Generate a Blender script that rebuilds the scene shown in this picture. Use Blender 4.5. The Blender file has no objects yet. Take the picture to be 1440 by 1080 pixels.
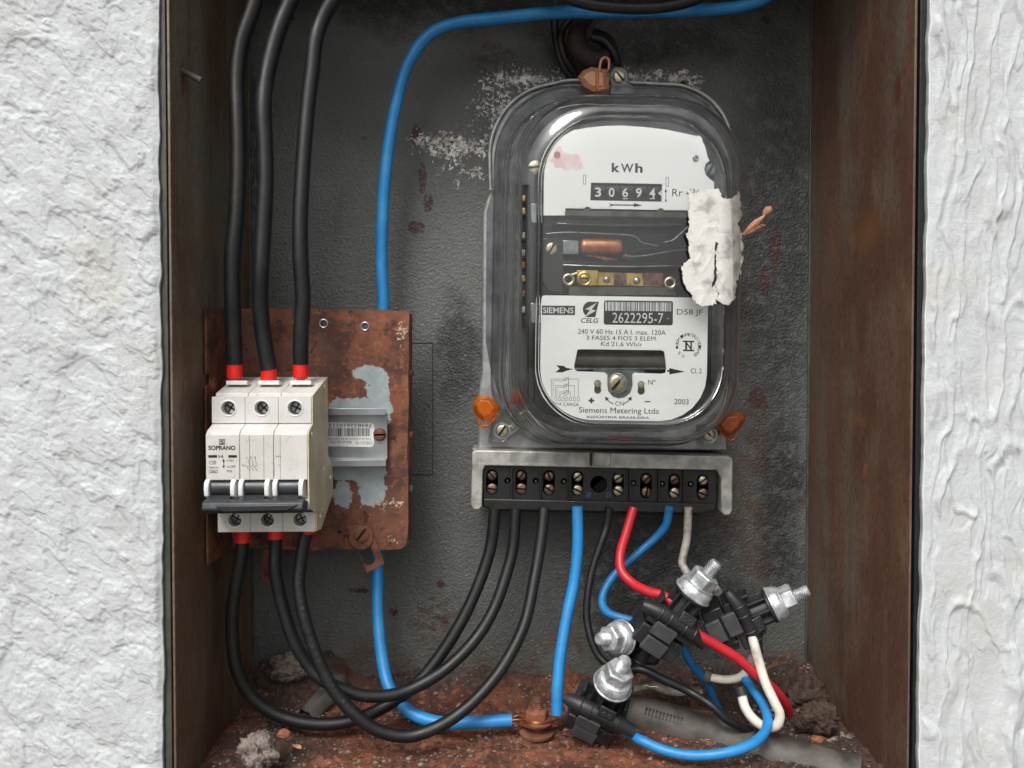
import bpy, math, random
import numpy as np
from mathutils import Vector, Matrix, Euler
from mathutils.geometry import tessellate_polygon

random.seed(7)
rng = np.random.default_rng(7)
SC = bpy.context.scene
COL = SC.collection
R = math.radians

# ------------------------------------------------------------------ camera, sky, sun, exposure
D = 0.39            # camera to the mouth of the box, metres
F = 1083.0          # focal length in photo pixels (photo 1440 wide)
YAW, PITCH = math.atan(35 / F), math.atan(24 / F)
cam_d = bpy.data.cameras.new("camera")
cam = bpy.data.objects.new("camera", cam_d)
COL.objects.link(cam)
cam.location = (0, -D, 0)
cam.rotation_euler = (math.pi / 2 - PITCH, 0, -YAW)
cam_d.sensor_width = 36.0
cam_d.lens = F / 1440 * 36.0
cam_d.clip_start = 0.01
cam_d.clip_end = 500
SC.camera = cam
CAMR = cam.rotation_euler.to_matrix()

SUN_EL, SUN_ROT = R(50), R(201)
world = bpy.data.worlds.new("World")
SC.world = world
world.use_nodes = True
wn = world.node_tree
bg = wn.nodes["Background"]
sky = wn.nodes.new("ShaderNodeTexSky")
sky.sky_type = 'NISHITA'
sky.sun_disc = False
sky.sun_elevation = SUN_EL
sky.sun_rotation = SUN_ROT
sky.air_density = 1.0
sky.dust_density = 6.0
sky.ozone_density = 1.0
hs = wn.nodes.new("ShaderNodeHueSaturation")      # an overcast, nearly colourless sky
hs.inputs['Saturation'].default_value = 0.25
wn.links.new(sky.outputs[0], hs.inputs['Color'])
wn.links.new(hs.outputs[0], bg.inputs[0])
bg.inputs[1].default_value = 0.13
sun_d = bpy.data.lights.new("sun", 'SUN')
sun_d.energy = 1.5
sun_d.angle = R(20)
sun_d.color = (1.0, 0.97, 0.93)
sun = bpy.data.objects.new("sun", sun_d)
COL.objects.link(sun)
sdir = Vector((math.sin(SUN_ROT) * math.cos(SUN_EL), math.cos(SUN_ROT) * math.cos(SUN_EL), math.sin(SUN_EL)))
sun.rotation_euler = sdir.to_track_quat('Z', 'Y').to_euler()
SC.view_settings.view_transform = 'Standard'
SC.view_settings.look = 'None'
SC.view_settings.gamma = 1.0
SC.view_settings.exposure = 0.25
SC.render.engine = 'CYCLES'
SC.cycles.max_bounces = 14
SC.cycles.transmission_bounces = 12
SC.cycles.transparent_max_bounces = 12
SC.cycles.diffuse_bounces = 5
SC.cycles.glossy_bounces = 5
SC.cycles.use_denoising = True
SC.cycles.blur_glossy = 0.3

# ------------------------------------------------------------------ helpers
def P(u, v, y):
    """point of the plane at depth y (metres behind the box mouth) that the photo shows at pixel u, v"""
    d = CAMR @ Vector(((u - 720) / F, -(v - 540) / F, -1.0))
    t = (y + D) / d.y
    return Vector((d.x * t, y, d.z * t))

def S(y):
    return (D + y) / F      # metres per photo pixel at depth y

def lin(h):
    h = h.lstrip('#')
    c = [int(h[i:i + 2], 16) / 255 for i in (0, 2, 4)]
    return tuple((x / 12.92 if x <= 0.04045 else ((x + 0.055) / 1.055) ** 2.4) for x in c) + (1.0,)

ORIG = {}
def tag(o, label=None, cat=None, group=None, kind=None):
    if label: o['label'] = label
    if cat: o['category'] = cat
    if group: o['group'] = group
    if kind: o['kind'] = kind
    return o

def thing(name, loc, label, cat, group=None):
    o = bpy.data.objects.new(name, None)
    COL.objects.link(o)
    o.location = loc
    o.empty_display_size = 0.01
    ORIG[o.name] = Vector(loc)
    return tag(o, label, cat, group)

class MB:
    def __init__(self):
        self.v = []; self.f = []
    def add(self, vs, fs):
        n = len(self.v)
        self.v.extend([tuple(p) for p in vs])
        self.f.extend([tuple(i + n for i in f) for f in fs])
        return self
    def box(self, c, s, rot=None):
        c = Vector(c); hx, hy, hz = s[0] / 2, s[1] / 2, s[2] / 2
        vs = [Vector((x, y, z)) for x in (-hx, hx) for y in (-hy, hy) for z in (-hz, hz)]
        if rot is not None: vs = [rot @ p for p in vs]
        vs = [p + c for p in vs]
        return self.add(vs, [(0, 1, 3, 2), (4, 6, 7, 5), (0, 4, 5, 1), (2, 3, 7, 6), (0, 2, 6, 4), (1, 5, 7, 3)])
    def boxuv(self, u0, v0, u1, v1, y0, y1):
        a = P(u0, v0, y0); b = P(u1, v1, y0)
        return self.box(((a.x + b.x) / 2, (y0 + y1) / 2, (a.z + b.z) / 2), (abs(b.x - a.x), abs(y1 - y0), abs(a.z - b.z)))
    def loopprism(self, loops, off):
        """loops of 3-D points (outer first, holes after), pushed along vector off"""
        off = Vector(off)
        flat = [Vector(p) for lp in loops for p in lp]
        tris = tessellate_polygon([[Vector(p) for p in lp] for lp in loops])
        n = len(flat)
        vs = flat + [p + off for p in flat]
        fs = [tuple(t) for t in tris] + [tuple(i + n for i in reversed(t)) for t in tris]
        base = 0
        for lp in loops:
            k = len(lp)
            for i in range(k):
                a, b = base + i, base + (i + 1) % k
                fs.append((a, b, b + n, a + n))
            base += k
        return self.add(vs, fs)
    def prism(self, poly, y0, y1, holes=()):
        L = [[P(u, v, y0) for u, v in lp] for lp in [poly] + list(holes)]
        return self.loopprism(L, (0, y1 - y0, 0))
    def cyl(self, p0, p1, r, seg=20, r2=None, caps=True, phase=0.0):
        p0, p1 = Vector(p0), Vector(p1); r2 = r if r2 is None else r2
        q = (p1 - p0).to_track_quat('Z', 'Y')
        vs = []
        for p, rr in ((p0, r), (p1, r2)):
            for i in range(seg):
                a = 2 * math.pi * i / seg + phase
                vs.append(p + q @ Vector((rr * math.cos(a), rr * math.sin(a), 0)))
        fs = [(i, (i + 1) % seg, seg + (i + 1) % seg, seg + i) for i in range(seg)]
        if caps: fs += [tuple(reversed(range(seg))), tuple(range(seg, 2 * seg))]
        return self.add(vs, fs)
    def lathe(self, p0, axis, prof, seg=28, phase=0.0):
        """prof = [(radius, height)]"""
        p0 = Vector(p0); q = Vector(axis).to_track_quat('Z', 'Y')
        vs = []; fs = []
        for r, h in prof:
            for i in range(seg):
                a = 2 * math.pi * i / seg + phase
                vs.append(p0 + q @ Vector((r * math.cos(a), r * math.sin(a), h)))
        for k in range(len(prof) - 1):
            for i in range(seg):
                a, b = k * seg + i, k * seg + (i + 1) % seg
                fs.append((a, b, b + seg, a + seg))
        fs.append(tuple(reversed(range(seg))))
        fs.append(tuple(range((len(prof) - 1) * seg, len(prof) * seg)))
        return self.add(vs, fs)
    def tube(self, pts, r, seg=14, sub=8, caps=True, wob=0.0):
        pts = [Vector(p) for p in pts]
        rs = r if isinstance(r, (list, tuple)) else [r] * len(pts)
        if len(pts) > 2 and sub > 1:
            q = [2 * pts[0] - pts[1]] + pts + [2 * pts[-1] - pts[-2]]
            out = []; ro = []
            for i in range(1, len(q) - 2):
                a, b, c, d = q[i - 1], q[i], q[i + 1], q[i + 2]
                for k in range(sub):
                    t = k / sub
                    out.append(0.5 * ((2 * b) + (c - a) * t + (2 * a - 5 * b + 4 * c - d) * t * t + (-a + 3 * b - 3 * c + d) * t ** 3))
                    ro.append(rs[i - 1] * (1 - t) + rs[i] * t)
            out.append(pts[-1]); ro.append(rs[-1])
            pts, rs = out, ro
        vs = []; n = None
        for i, p in enumerate(pts):
            t = (pts[min(i + 1, len(pts) - 1)] - pts[max(i - 1, 0)]).normalized()
            if n is None:
                n = t.orthogonal().normalized()
            n = (n - t * n.dot(t)).normalized()
            b = t.cross(n)
            for k in range(seg):
                a = 2 * math.pi * k / seg
                rr = rs[i] * (1 + (random.uniform(-wob, wob) if wob else 0))
                vs.append(p + (n * math.cos(a) + b * math.sin(a)) * rr)
        m = len(pts); fs = []
        for i in range(m - 1):
            for k in range(seg):
                a, b2 = i * seg + k, i * seg + (k + 1) % seg
                fs.append((a, b2, b2 + seg, a + seg))
        if caps: fs += [tuple(reversed(range(seg))), tuple(range((m - 1) * seg, m * seg))]
        return self.add(vs, fs)
    def torus(self, c, axis, R0, r, seg=28, sseg=10):
        q = Vector(axis).to_track_quat('Z', 'Y'); c = Vector(c)
        vs = []; fs = []
        for i in range(seg):
            a = 2 * math.pi * i / seg
            for k in range(sseg):
                b = 2 * math.pi * k / sseg
                vs.append(c + q @ Vector(((R0 + r * math.cos(b)) * math.cos(a), (R0 + r * math.cos(b)) * math.sin(a), r * math.sin(b))))
        for i in range(seg):
            for k in range(sseg):
                fs.append((i * sseg + k, ((i + 1) % seg) * sseg + k, ((i + 1) % seg) * sseg + (k + 1) % sseg, i * sseg + (k + 1) % sseg))
        return self.add(vs, fs)
    def build(self, name, mat, parent=None, bevel=0.0, bseg=2, sharp=38, org=None):
        me = bpy.data.meshes.new(name)
        if parent is not None:
            o0 = ORIG[parent.name]
        elif org is not None:
            o0 = Vector(org)
        else:
            a = np.array(self.v); o0 = Vector(((a[:, 0].min() + a[:, 0].max()) / 2, (a[:, 1].min() + a[:, 1].max()) / 2, a[:, 2].min()))
        me.from_pydata([(x - o0.x, y - o0.y, z - o0.z) for x, y, z in self.v], [], self.f)
        me.validate()
        bm_fix(me)
        me.materials.append(mat)
        me.shade_smooth()
        me.set_sharp_from_angle(angle=R(sharp))
        o = bpy.data.objects.new(name, me)
        COL.objects.link(o)
        if parent is not None:
            o.parent = parent
            if parent.type == 'MESH' or True:
                o.location = (0, 0, 0)
        else:
            o.location = o0
        ORIG[o.name] = o0 if parent is None else ORIG[parent.name]
        if bevel:
            m = o.modifiers.new("bevel", 'BEVEL')
            m.width = bevel; m.segments = bseg; m.limit_method = 'ANGLE'; m.angle_limit = R(40)
        return o

import bmesh
def bm_fix(me):
    bm = bmesh.new(); bm.from_mesh(me)
    bmesh.ops.recalc_face_normals(bm, faces=bm.faces)
    bm.to_mesh(me); bm.free()

def rrect(u0, v0, u1, v1, r, seg=8, rb=None):
    rb = r if rb is None else rb
    out = []
    for cx, cy, a0, q in ((u1 - r, v0 + r, -90, r), (u1 - rb, v1 - rb, 0, rb), (u0 + rb, v1 - rb, 90, rb), (u0 + r, v0 + r, 180, r)):
        for k in range(seg + 1):
            a = R(a0 + 90 * k / seg)
            out.append((cx + q * math.cos(a), cy + q * math.sin(a)))
    return out

def circ(u, v, r, seg=20):
    return [(u + r * math.cos(2 * math.pi * k / seg), v + r * math.sin(2 * math.pi * k / seg)) for k in range(seg)]

def rotpts(pts, c, deg):
    a = R(deg); ca, sa = math.cos(a), math.sin(a)
    return [(c[0] + (x - c[0]) * ca - (y - c[1]) * sa, c[1] + (x - c[0]) * sa + (y - c[1]) * ca) for x, y in pts]

_tx = {}
def glyphs(s, bold=0.0):
    if (s, bold) in _tx: return _tx[(s, bold)]
    cu = bpy.data.curves.new("txt", 'FONT')
    cu.body = s; cu.resolution_u = 3; cu.offset = bold
    ob = bpy.data.objects.new("txt", cu); COL.objects.link(ob)
    dg = bpy.context.evaluated_depsgraph_get()
    me = bpy.data.meshes.new_from_object(ob.evaluated_get(dg))
    vs = [(p.co.x, p.co.y) for p in me.vertices]; fs = [tuple(p.vertices) for p in me.polygons]
    bpy.data.objects.remove(ob); bpy.data.curves.remove(cu); bpy.data.meshes.remove(me)
    _tx[(s, bold)] = (vs, fs)
    return vs, fs

def text(mb, s, u0, v0, u1, v1, y, rot=0.0, bold=0.0, fn=None, slant=0.0, flip=False):
    """print s so that its ink fills the box u0..u1, v0..v1 (photo pixels) at depth y"""
    vs, fs = glyphs(s, bold)
    a = np.array(vs); x0, x1 = a[:, 0].min(), a[:, 0].max(); z0, z1 = a[:, 1].min(), a[:, 1].max()
    cu, cv = (u0 + u1) / 2, (v0 + v1) / 2
    ca, sa = math.cos(R(rot)), math.sin(R(rot))
    out = []
    for x, z in vs:
        du = ((x - x0) / (x1 - x0) - 0.5) * (u1 - u0); dv = (0.5 - (z - z0) / (z1 - z0)) * (v1 - v0)
        du -= slant * dv
        if flip: du, dv = -du, -dv
        uu, vv = cu + du * ca - dv * sa, cv + du * sa + dv * ca
        out.append(fn(uu, vv) if fn else P(uu, vv, y))
    mb.add(out, fs)

def flat(mb, poly, y):
    mb.add([P(u, v, y) for u, v in poly], [tuple(range(len(poly)))])

def stroke(mb, pts, w, y):
    for (a, b), (c, d) in zip(pts[:-1], pts[1:]):
        l = math.hypot(c - a, d - b) or 1; nx, ny = -(d - b) / l * w / 2, (c - a) / l * w / 2
        ex, ey = (c - a) / l * w / 2, (d - b) / l * w / 2
        flat(mb, [(a + nx - ex, b + ny - ey), (c + nx + ex, d + ny + ey), (c - nx + ex, d - ny + ey), (a - nx - ex, b - ny - ey)], y)

# ------------------------------------------------------------------ numpy noise for relief
def _hash(ix, iy, seed):
    h = (ix.astype(np.int64) * 374761393 + iy.astype(np.int64) * 668265263 + seed * 974634777) & 0xffffffff
    h = ((h ^ (h >> 13)) * 1274126177) & 0xffffffff
    return ((h ^ (h >> 16)) & 0xffff) / 65535.0
def vnoise(x, y, seed=0):
    ix, iy = np.floor(x), np.floor(y); fx, fy = x - ix, y - iy
    fx = fx * fx * fx * (fx * (fx * 6 - 15) + 10); fy = fy * fy * fy * (fy * (fy * 6 - 15) + 10)
    a = _hash(ix, iy, seed); b = _hash(ix + 1, iy, seed); c = _hash(ix, iy + 1, seed); d = _hash(ix + 1, iy + 1, seed)
    return a + (b - a) * fx + (c - a) * fy + (a - b - c + d) * fx * fy
def fbm(x, y, o=4, seed=0, g=0.5):
    s = 0; a = 1; t = 0
    for k in range(o):
        s = s + a * vnoise(x * 2 ** k + 17.3 * k, y * 2 ** k - 9.1 * k, seed + k); t += a; a *= g
    return s / t
def sstep(a, b, x):
    t = np.clip((x - a) / (b - a), 0, 1); return t * t * (3 - 2 * t)

def gridmesh(X, Y, Z, mask=None):
    n, m = X.shape
    V = np.stack([X, Y, Z], -1).reshape(-1, 3)
    idx = np.arange(n * m).reshape(n, m)
    q = np.stack([idx[:-1, :-1], idx[:-1, 1:], idx[1:, 1:], idx[1:, :-1]], -1).reshape(-1, 4)
    if mask is not None:
        q = q[mask.reshape(-1)]
    return V, q
def np_object(name, parts, mat, parent=None, org=(0, 0, 0)):
    Vs, Qs, n = [], [], 0
    for V, q in parts:
        Vs.append(V); Qs.append(q + n); n += len(V)
    V = np.concatenate(Vs); q = np.concatenate(Qs)
    used = np.unique(q); remap = -np.ones(len(V), int); remap[used] = np.arange(len(used)); V = V[used]; q = remap[q]
    o0 = ORIG[parent.name] if parent is not None else Vector(org)
    V = V - np.array(o0)
    me = bpy.data.meshes.new(name)
    me.vertices.add(len(V)); me.vertices.foreach_set('co', V.astype(np.float32).ravel())
    me.loops.add(q.size); me.loops.foreach_set('vertex_index', q.astype(np.int32).ravel())
    me.polygons.add(len(q)); me.polygons.foreach_set('loop_start', np.arange(0, q.size, 4, dtype=np.int32))
    me.polygons.foreach_set('loop_total', np.full(len(q), 4, dtype=np.int32))
    me.update(calc_edges=True); me.validate()
    me.materials.append(mat); me.shade_smooth()
    o = bpy.data.objects.new(name, me); COL.objects.link(o)
    if parent is not None: o.parent = parent
    else: o.location = o0
    ORIG[o.name] = o0
    return o

# ------------------------------------------------------------------ materials
class NT:
    def __init__(self, name):
        self.m = bpy.data.materials.new(name); self.m.use_nodes = True
        self.t = self.m.node_tree; self.b = self.t.nodes['Principled BSDF']
        g = self.t.nodes.new('ShaderNodeNewGeometry'); self.pos = g.outputs['Position']; self.geo = g
    def n(self, ty, **kw):
        x = self.t.nodes.new(ty)
        for k, v in kw.items(): setattr(x, k, v)
        return x
    def l(self, a, b): self.t.links.new(a, b)
    def noise(self, scale, detail=5, rough=0.55, vec=None, stretch=None, dist=0.0):
        x = self.n('ShaderNodeTexNoise'); x.inputs['Scale'].default_value = scale
        x.inputs['Detail'].default_value = detail; x.inputs['Roughness'].default_value = rough; x.inputs['Distortion'].default_value = dist
        v = vec or self.pos
        if stretch:
            mp = self.n('ShaderNodeMapping'); mp.inputs['Scale'].default_value = stretch; self.l(v, mp.inputs['Vector']); v = mp.outputs[0]
        self.l(v, x.inputs['Vector']); return x.outputs['Fac']
    def voro(self, scale, feature='F1', rnd=1.0, stretch=None):
        x = self.n('ShaderNodeTexVoronoi', feature=feature); x.inputs['Scale'].default_value = scale; x.inputs['Randomness'].default_value = rnd
        v = self.pos
        if stretch:
            mp = self.n('ShaderNodeMapping'); mp.inputs['Scale'].default_value = stretch; self.l(v, mp.inputs['Vector']); v = mp.outputs[0]
        self.l(v, x.inputs['Vector']); return x.outputs['Distance']
    def ramp(self, fac, a, b):
        x = self.n('ShaderNodeMapRange', interpolation_type='SMOOTHSTEP'); self.l(fac, x.inputs['Value'])
        x.inputs['From Min'].default_value = a; x.inputs['From Max'].default_value = b
        return x.outputs[0]
    def math(self, op, a, b=None, c=None):
        x = self.n('ShaderNodeMath', operation=op)
        for i, q in enumerate((a, b, c)):
            if q is None: continue
            if isinstance(q, (int, float)): x.inputs[i].default_value = q
            else: self.l(q, x.inputs[i])
        return x.outputs[0]
    def mix(self, fac, a, b):
        x = self.n('ShaderNodeMix', data_type='RGBA')
        for s, q in ((0, fac), (6, a), (7, b)):
            if isinstance(q, (int, float)): x.inputs[s].default_value = q
            elif isinstance(q, tuple): x.inputs[s].default_value = q
            elif isinstance(q, str): x.inputs[s].default_value = lin(q)
            else: self.l(q, x.inputs[s])
        return x.outputs[2]
    def blobs(self, items, amp=0.008, nscale=120, soft=.08, ysc=0.0):
        """mask that is 1 inside noisy ellipses: items = (u, v, y, ru, rv) in photo pixels of that surface"""
        nz = self.n('ShaderNodeTexNoise'); nz.inputs['Scale'].default_value = nscale; nz.inputs['Detail'].default_value = 6; nz.inputs['Roughness'].default_value = 0.65
        self.l(self.pos, nz.inputs['Vector'])
        sub = self.n('ShaderNodeVectorMath', operation='SUBTRACT'); self.l(nz.outputs['Color'], sub.inputs[0]); sub.inputs[1].default_value = (0.5, 0.5, 0.5)
        sc = self.n('ShaderNodeVectorMath', operation='SCALE'); self.l(sub.outputs[0], sc.inputs[0]); sc.inputs['Scale'].default_value = amp
        ad = self.n('ShaderNodeVectorMath', operation='ADD'); self.l(self.pos, ad.inputs[0]); self.l(sc.outputs[0], ad.inputs[1])
        res = None
        for (u, v, y, ru, rv) in items:
            c = P(u, v, y); a, b = ru * S(y), rv * S(y)
            if ysc: a = 1e3
            s2 = self.n('ShaderNodeVectorMath', operation='SUBTRACT'); self.l(ad.outputs[0], s2.inputs[0]); s2.inputs[1].default_value = c
            m2 = self.n('ShaderNodeVectorMath', operation='MULTIPLY'); self.l(s2.outputs[0], m2.inputs[0]); m2.inputs[1].default_value = (1 / a, (1 / ysc if ysc else 0.0), 1 / b)
            ln = self.n('ShaderNodeVectorMath', operation='LENGTH'); self.l(m2.outputs[0], ln.inputs[0])
            f = self.n('ShaderNodeMapRange', interpolation_type='SMOOTHSTEP'); self.l(ln.outputs['Value'], f.inputs['Value'])
            f.inputs['From Min'].default_value = 1 + soft; f.inputs['From Max'].default_value = 1 - soft * 1.2
            res = f.outputs[0] if res is None else self.math('MAXIMUM', res, f.outputs[0])
        return res
    def bump(self, h, strength=0.5, dist=0.0005, prev=None):
        x = self.n('ShaderNodeBump'); x.inputs['Strength'].default_value = strength; x.inputs['Distance'].default_value = dist
        self.l(h, x.inputs['Height'])
        if prev is not None: self.l(prev, x.inputs['Normal'])
        return x.outputs[0]
    def out(self, col=None, rough=None, metal=None, normal=None, **kw):
        b = self.b
        for k, q in (('Base Color', col), ('Roughness', rough), ('Metallic', metal), ('Normal', normal)):
            if q is None: continue
            if isinstance(q, (int, float)): b.inputs[k].default_value = q
            elif isinstance(q, tuple): b.inputs[k].default_value = q
            elif isinstance(q, str): b.inputs[k].default_value = lin(q)
            else: self.l(q, b.inputs[k])
        for k, q in kw.items(): b.inputs[k.replace('_', ' ')].default_value = q
        return self.m

def simple(name, c1, c2=None, rough=0.5, metal=0.0, scale=60, bump=0.15, bscale=900, lo=0.4, hi=0.65, bd=0.0002, **kw):
    t = NT(name)
    col = t.mix(t.ramp(t.noise(scale), lo, hi), c1, c2 or c1)
    r = t.math('ADD', t.math('MULTIPLY', t.noise(scale * 3), 0.25), rough - 0.12)
    return t.out(col, r, metal, t.bump(t.noise(bscale, 3), bump, bd), **kw)

def m_plaster():
    t = NT('white_plaster')
    n = t.noise(45, 6); f = t.noise(1400, 4, 0.6)
    col = t.mix(t.ramp(n, 0.42, 0.75), '#c2c6c8', '#b4b7b8')
    col = t.mix(t.math('MULTIPLY', t.ramp(t.noise(14, 6, .7), 0.52, 0.72), 0.5), col, '#b9b5aa')
    nb = t.bump(t.noise(420, 5, 0.6), 0.35, 0.0009)
    nb = t.bump(f, 0.6, 0.0006, nb)
    return t.out(col, 0.75, 0.0, nb)

def m_backpanel():
    t = NT('hammered_grey_green_paint')
    v = t.voro(700, 'SMOOTH_F1')
    h = t.math('ADD', t.noise(560, 5, 0.65, dist=0.3), t.math('MULTIPLY', v, 0.5))
    col = t.mix(t.ramp(t.noise(9, 5), 0.35, 0.7), '#505350', '#636662')
    col = t.mix(t.math('MULTIPLY', t.ramp(t.noise(420, 3), 0.5, 0.75), 0.5), col, '#3d4241')
    # brown grime towards the bottom of the sheet
    y = 0.126
    g = t.blobs([(600, 985, y, 300, 85), (900, 1000, y, 330, 130), (1070, 700, y, 60, 150)], 0.09, 18, .3)
    col = t.mix(t.math('MULTIPLY', t.math('MULTIPLY', g, t.ramp(t.noise(60, 6, 0.7), 0.35, 0.65)), 0.8), col, '#4a352b')
    # soot round the terminal block; painted shade beside the meter, at top and corner
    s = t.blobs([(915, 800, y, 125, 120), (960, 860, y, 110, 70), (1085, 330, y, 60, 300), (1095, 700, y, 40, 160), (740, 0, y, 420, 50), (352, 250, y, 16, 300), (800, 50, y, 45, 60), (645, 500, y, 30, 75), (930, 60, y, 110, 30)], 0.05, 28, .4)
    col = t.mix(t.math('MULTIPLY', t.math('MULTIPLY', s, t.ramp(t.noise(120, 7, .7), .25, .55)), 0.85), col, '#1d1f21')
    # rust spots
    sp = t.ramp(t.noise(95, 6, 0.62), 0.66, 0.70)
    col = t.mix(t.math('MULTIPLY', sp, 0.85), col, '#43241c')
    rs = t.blobs([(585, 190, y, 7, 14), (594, 250, y, 5, 22), (602, 285, y, 7, 12), (585, 320, y, 12, 10), 
                  (640, 205, y, 8, 8), (372, 295, y, 9, 8), (347, 170, y, 5, 10), (1065, 560, y, 12, 14), (1090, 350, y, 8, 30), (1075, 395, y, 7, 22), (505, 830, y, 16, 4),
                  (553, 860, y, 6, 5), (620, 822, y, 6, 6), (1040, 590, y, 9, 12)], 0.006, 240)
    col = t.mix(t.math('MULTIPLY', rs, t.ramp(t.noise(300, 4), 0.3, 0.5)), col, '#3a1f19')
    dr = t.ramp(t.noise(60, 7, 0.7, stretch=(1, 1, .12)), .60, .70)
    col = t.mix(t.math('MULTIPLY', dr, .35), col, '#4b3a30')
    rs2 = t.blobs([(690, 75, y, 26, 26), (830, 60, y, 34, 28), (1065, 570, y, 22, 24), (620, 870, y, 40, 30)], .05, 70, .8)
    col = t.mix(t.math('MULTIPLY', rs2, t.ramp(t.noise(220, 7, .75), .42, .62)), col, '#42271f')
    # white efflorescence: many crusty specks
    w = t.blobs([(735, 112, y, 60, 22), (640, 205, y, 62, 28), (705, 150, y, 40, 34), (740, 118, y, 70, 30), (665, 245, y, 24, 12), (690, 190, y, 18, 40), (920, 105, y, 70, 18), (960, 130, y, 30, 18), (600, 215, y, 16, 18)], 0.05, 45, .75)
    wm = t.ramp(t.math('ADD', t.math('ADD', t.noise(520, 5, 0.7), t.math('MULTIPLY', t.noise(70, 3), .25)), t.math('MULTIPLY', w, .25)), 0.835, 0.875)
    ws2 = t.math('MULTIPLY', t.ramp(t.noise(260, 4, 0.75), 0.705, 0.73), t.blobs([(980, 700, y, 150, 110), (700, 170, y, 150, 120), (1010, 210, y, 80, 130), (700, 860, y, 110, 60)], 0.05, 30))
    wm = t.math('MAXIMUM', wm, ws2)
    col = t.mix(wm, col, t.mix(t.ramp(t.noise(160, 4), .4, .6), '#eeebe6', '#b5aca4'))
    nb = t.bump(h, 0.8, 0.0010)
    nb = t.bump(t.noise(90, 5, .6), .3, .0012, nb)
    nb = t.bump(wm, 0.6, 0.0006, nb)
    return t.out(col, t.mix(wm, (0.42, 0.42, 0.42, 1), (0.85, 0.85, 0.85, 1)), 0.0, nb)

def m_boxside(name='rusting_olive_steel', c1='#716c5e', c2='#69503c', c3='#58402f', amt=.42):
    t = NT(name)
    st = t.noise(38, 8, 0.65, stretch=(1, 1, 0.10))
    col = t.mix(t.ramp(st, 0.38, 0.62), c1, c2)
    col = t.mix(t.ramp(t.noise(14, 7, 0.65, stretch=(1, 1, .5)), amt, amt + .18), col, c3)
    g = t.noise(500, 6, .7, stretch=(1, 1, .5))
    col = t.mix(t.math('MULTIPLY', t.ramp(g, .45, .65), .45), col, '#2c241e')
    col = t.mix(t.math('MULTIPLY', t.ramp(t.noise(260, 3, .6, stretch=(1, 1, .03)), .66, .72), .15), col, '#a0937d')
    col = t.mix(t.math('MULTIPLY', t.ramp(t.noise(55, 8, 0.7, stretch=(1, 1, 0.25)), 0.52, 0.72), 0.35), col, '#857a66')
    col = t.mix(t.math('MULTIPLY', t.ramp(t.noise(160, 8, 0.75, stretch=(1, 1, 0.3)), 0.58, 0.66), 0.85), col, '#84563c')
    col = t.mix(t.ramp(t.noise(900, 3, 0.7), 0.71, 0.74), col, '#8d8578')
    bl = t.blobs([(1190, 330, 0.05, 26, 30), (1200, 590, 0.06, 30, 8)], 0.02, 60, .5, ysc=.016)
    col = t.mix(t.math('MULTIPLY', bl, 0.45), col, '#7d5327')
    nr = t.blobs([(272, 113, 0.016, 10, 24)], 0.006, 200, .3, ysc=.003)
    col = t.mix(t.math('MULTIPLY', nr, .8), col, '#5a2c1e')
    nb = t.bump(t.noise(300, 6, 0.7), 0.35, 0.0004)
    return t.out(col, t.math('ADD', t.math('MULTIPLY', st, 0.4), 0.3), 0.0, nb)

def m_rust(name='rusty_plate_steel', patches=None):
    t = NT(name)
    a = t.noise(70, 8, 0.68); b = t.noise(18, 5)
    col = t.mix(t.ramp(a, 0.40, 0.60), '#472d25', '#784831')
    col = t.mix(t.math('MULTIPLY', t.ramp(t.noise(32, 7, .7), .54, .64), .8), col, '#935b3b')
    col = t.mix(t.ramp(b, 0.45, 0.68), col, '#644437')
    col = t.mix(t.math('MULTIPLY', t.ramp(t.noise(240, 6, 0.7), 0.55, 0.68), 0.8), col, '#8f5c42')
    col = t.mix(t.ramp(t.noise(100, 7, 0.7), 0.58, 0.65), col, '#3b231d')
    r = 0.8; met = 0.0
    nb = t.bump(t.noise(260, 6, 0.7), 0.5, 0.0006)
    if patches:
        m0 = t.blobs(patches, 0.010, 110, .35)
        m = t.ramp(t.math('ADD', m0, t.math('MULTIPLY', t.math('SUBTRACT', t.noise(420, 6, .75), .5), 1.6)), .46, .54)
        halo = t.ramp(m0, .05, .5)
        col = t.mix(t.math('MULTIPLY', halo, .45), col, '#6d3b25')
        z = t.mix(t.ramp(t.noise(110, 6), 0.35, 0.7), '#8f9da1', '#a5adab')
        z = t.mix(t.ramp(t.noise(330, 5, 0.7), 0.62, 0.68), z, '#6b5a4e')
        col = t.mix(m, col, z)
        met = t.math('MULTIPLY', m, 0.35)
        rr = t.n('ShaderNodeMapRange'); t.l(m, rr.inputs['Value']); rr.inputs['To Min'].default_value = 0.8; rr.inputs['To Max'].default_value = 0.5
        r = rr.outputs[0]
        sc = t.blobs([(540, 710, 0.082, 30, 5), (553, 757, 0.082, 4, 8), (566, 465, 0.082, 5, 20)], 0.03, 160)
        col = t.mix(t.math('MULTIPLY', sc, t.ramp(t.noise(500, 5), 0.45, 0.6)), col, '#c0a891')
        nb = t.bump(m, 0.4, 0.0003, nb)
    return t.out(col, r, met, nb)

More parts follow.
